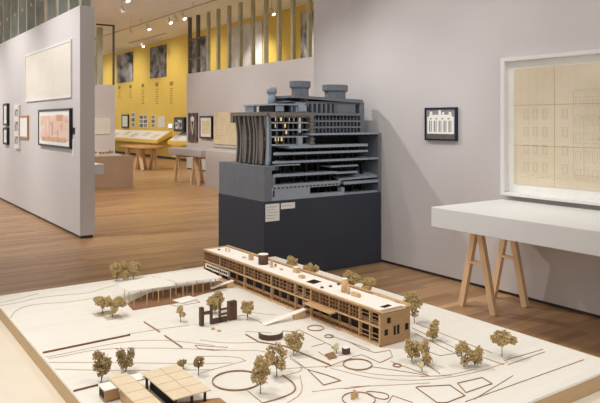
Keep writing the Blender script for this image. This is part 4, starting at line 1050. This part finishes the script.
# site model
spot_light('lamp_site_one', (.1, 3.3, 4.7), (1.3, 2.1, .8), 267, .75, warm, .7, .05)
spot_light('lamp_site_two', (-.6, 1.2, 4.7), (1.3, 2.2, .8), 168, .8, warm, .7, .05)
spot_light('lamp_site_three', (2.2, .3, 4.7), (1.4, 2.1, .8), 98, .8, warm, .7, .08)
# dark model and the wall behind it
spot_light('lamp_model_one', (2.6, 8.2, 4.7), (4.4, 5.6, 1.2), 413, .8, neut, .7, .06)
spot_light('lamp_model_two', (3.6, 2.0, 4.7), (4.3, 5.6, 1.2), 208, .7, cool, .7, .06)
spot_light('fill_floor_right', (2.8, 4.4, 4.7), (4.0, 3.0, 0), 322, .75, warm, .8, .06)  # unseen spot added to brighten the floor beside the white table
spot_light('fill_model_left', (.4, 6.8, 4.7), (3.5, 6.0, 1.2), 120, .5, neut, .8, .06)  # unseen fill added from the left to lighten the base block's side
# right wall
spot_light('lamp_wall_one', (2.4, 2.4, 4.7), (5, 3.2, 1.6), 130, .9, neut, .8, .05)
spot_light('lamp_wall_two', (2.6, 6.0, 4.7), (5, 4.4, 1.6), 110, .9, neut, .8, .05)
spot_light('lamp_wall_three', (2.3, 4.0, 4.7), (5, 4.8, 1.6), 60, .9, neut, .8, .05)
# left wall
for k, y in enumerate((9.5, 12.5, 15.5)): spot_light('lamp_left_wall', (.0, y, 4.7), (2.6, y+.3, 1.5), 459, 1.3, neut, .9, .1)
# deep gallery
for y in (11, 14.5, 18, 21.5, 25, 29, 33): spot_light('lamp_gallery', (9.85 if y < 20 else 8.6, y, 4.85), (11.2, y, 2.0 if y < 20 else 2.3), 256, 1.7, warm, .9, .15)
for y in (10.5, 14, 17.5): spot_light('lamp_centre_wall', (5.4, y, 4.6), (9.4, y, 1.4), 338, 1.5, neut, .9, .15)
for y in (16,): spot_light('fill_short_wall', (6.0, y, 4.6), (7.3, 22, 1.8), 630, .9, neut, .8, .15)  # unseen fill added to brighten the short far wall
for x, y in ((4.5, 12), (5.5, 19), (6.5, 25)): spot_light('lamp_floor', (x, y, 4.6), (x+.3, y, 0), 663, 1.9, warm, .9, .2)
w = bpy.data.worlds.new('world'); S.world = w; w.use_nodes = True
w.node_tree.nodes['Background'].inputs[0].default_value = (1, .99, .98, 1); w.node_tree.nodes['Background'].inputs[1].default_value = .85
S.view_settings.view_transform = 'Standard'; S.view_settings.look = 'None'; S.view_settings.gamma = 1; S.view_settings.use_curve_mapping = False
S.view_settings.exposure = 0.0
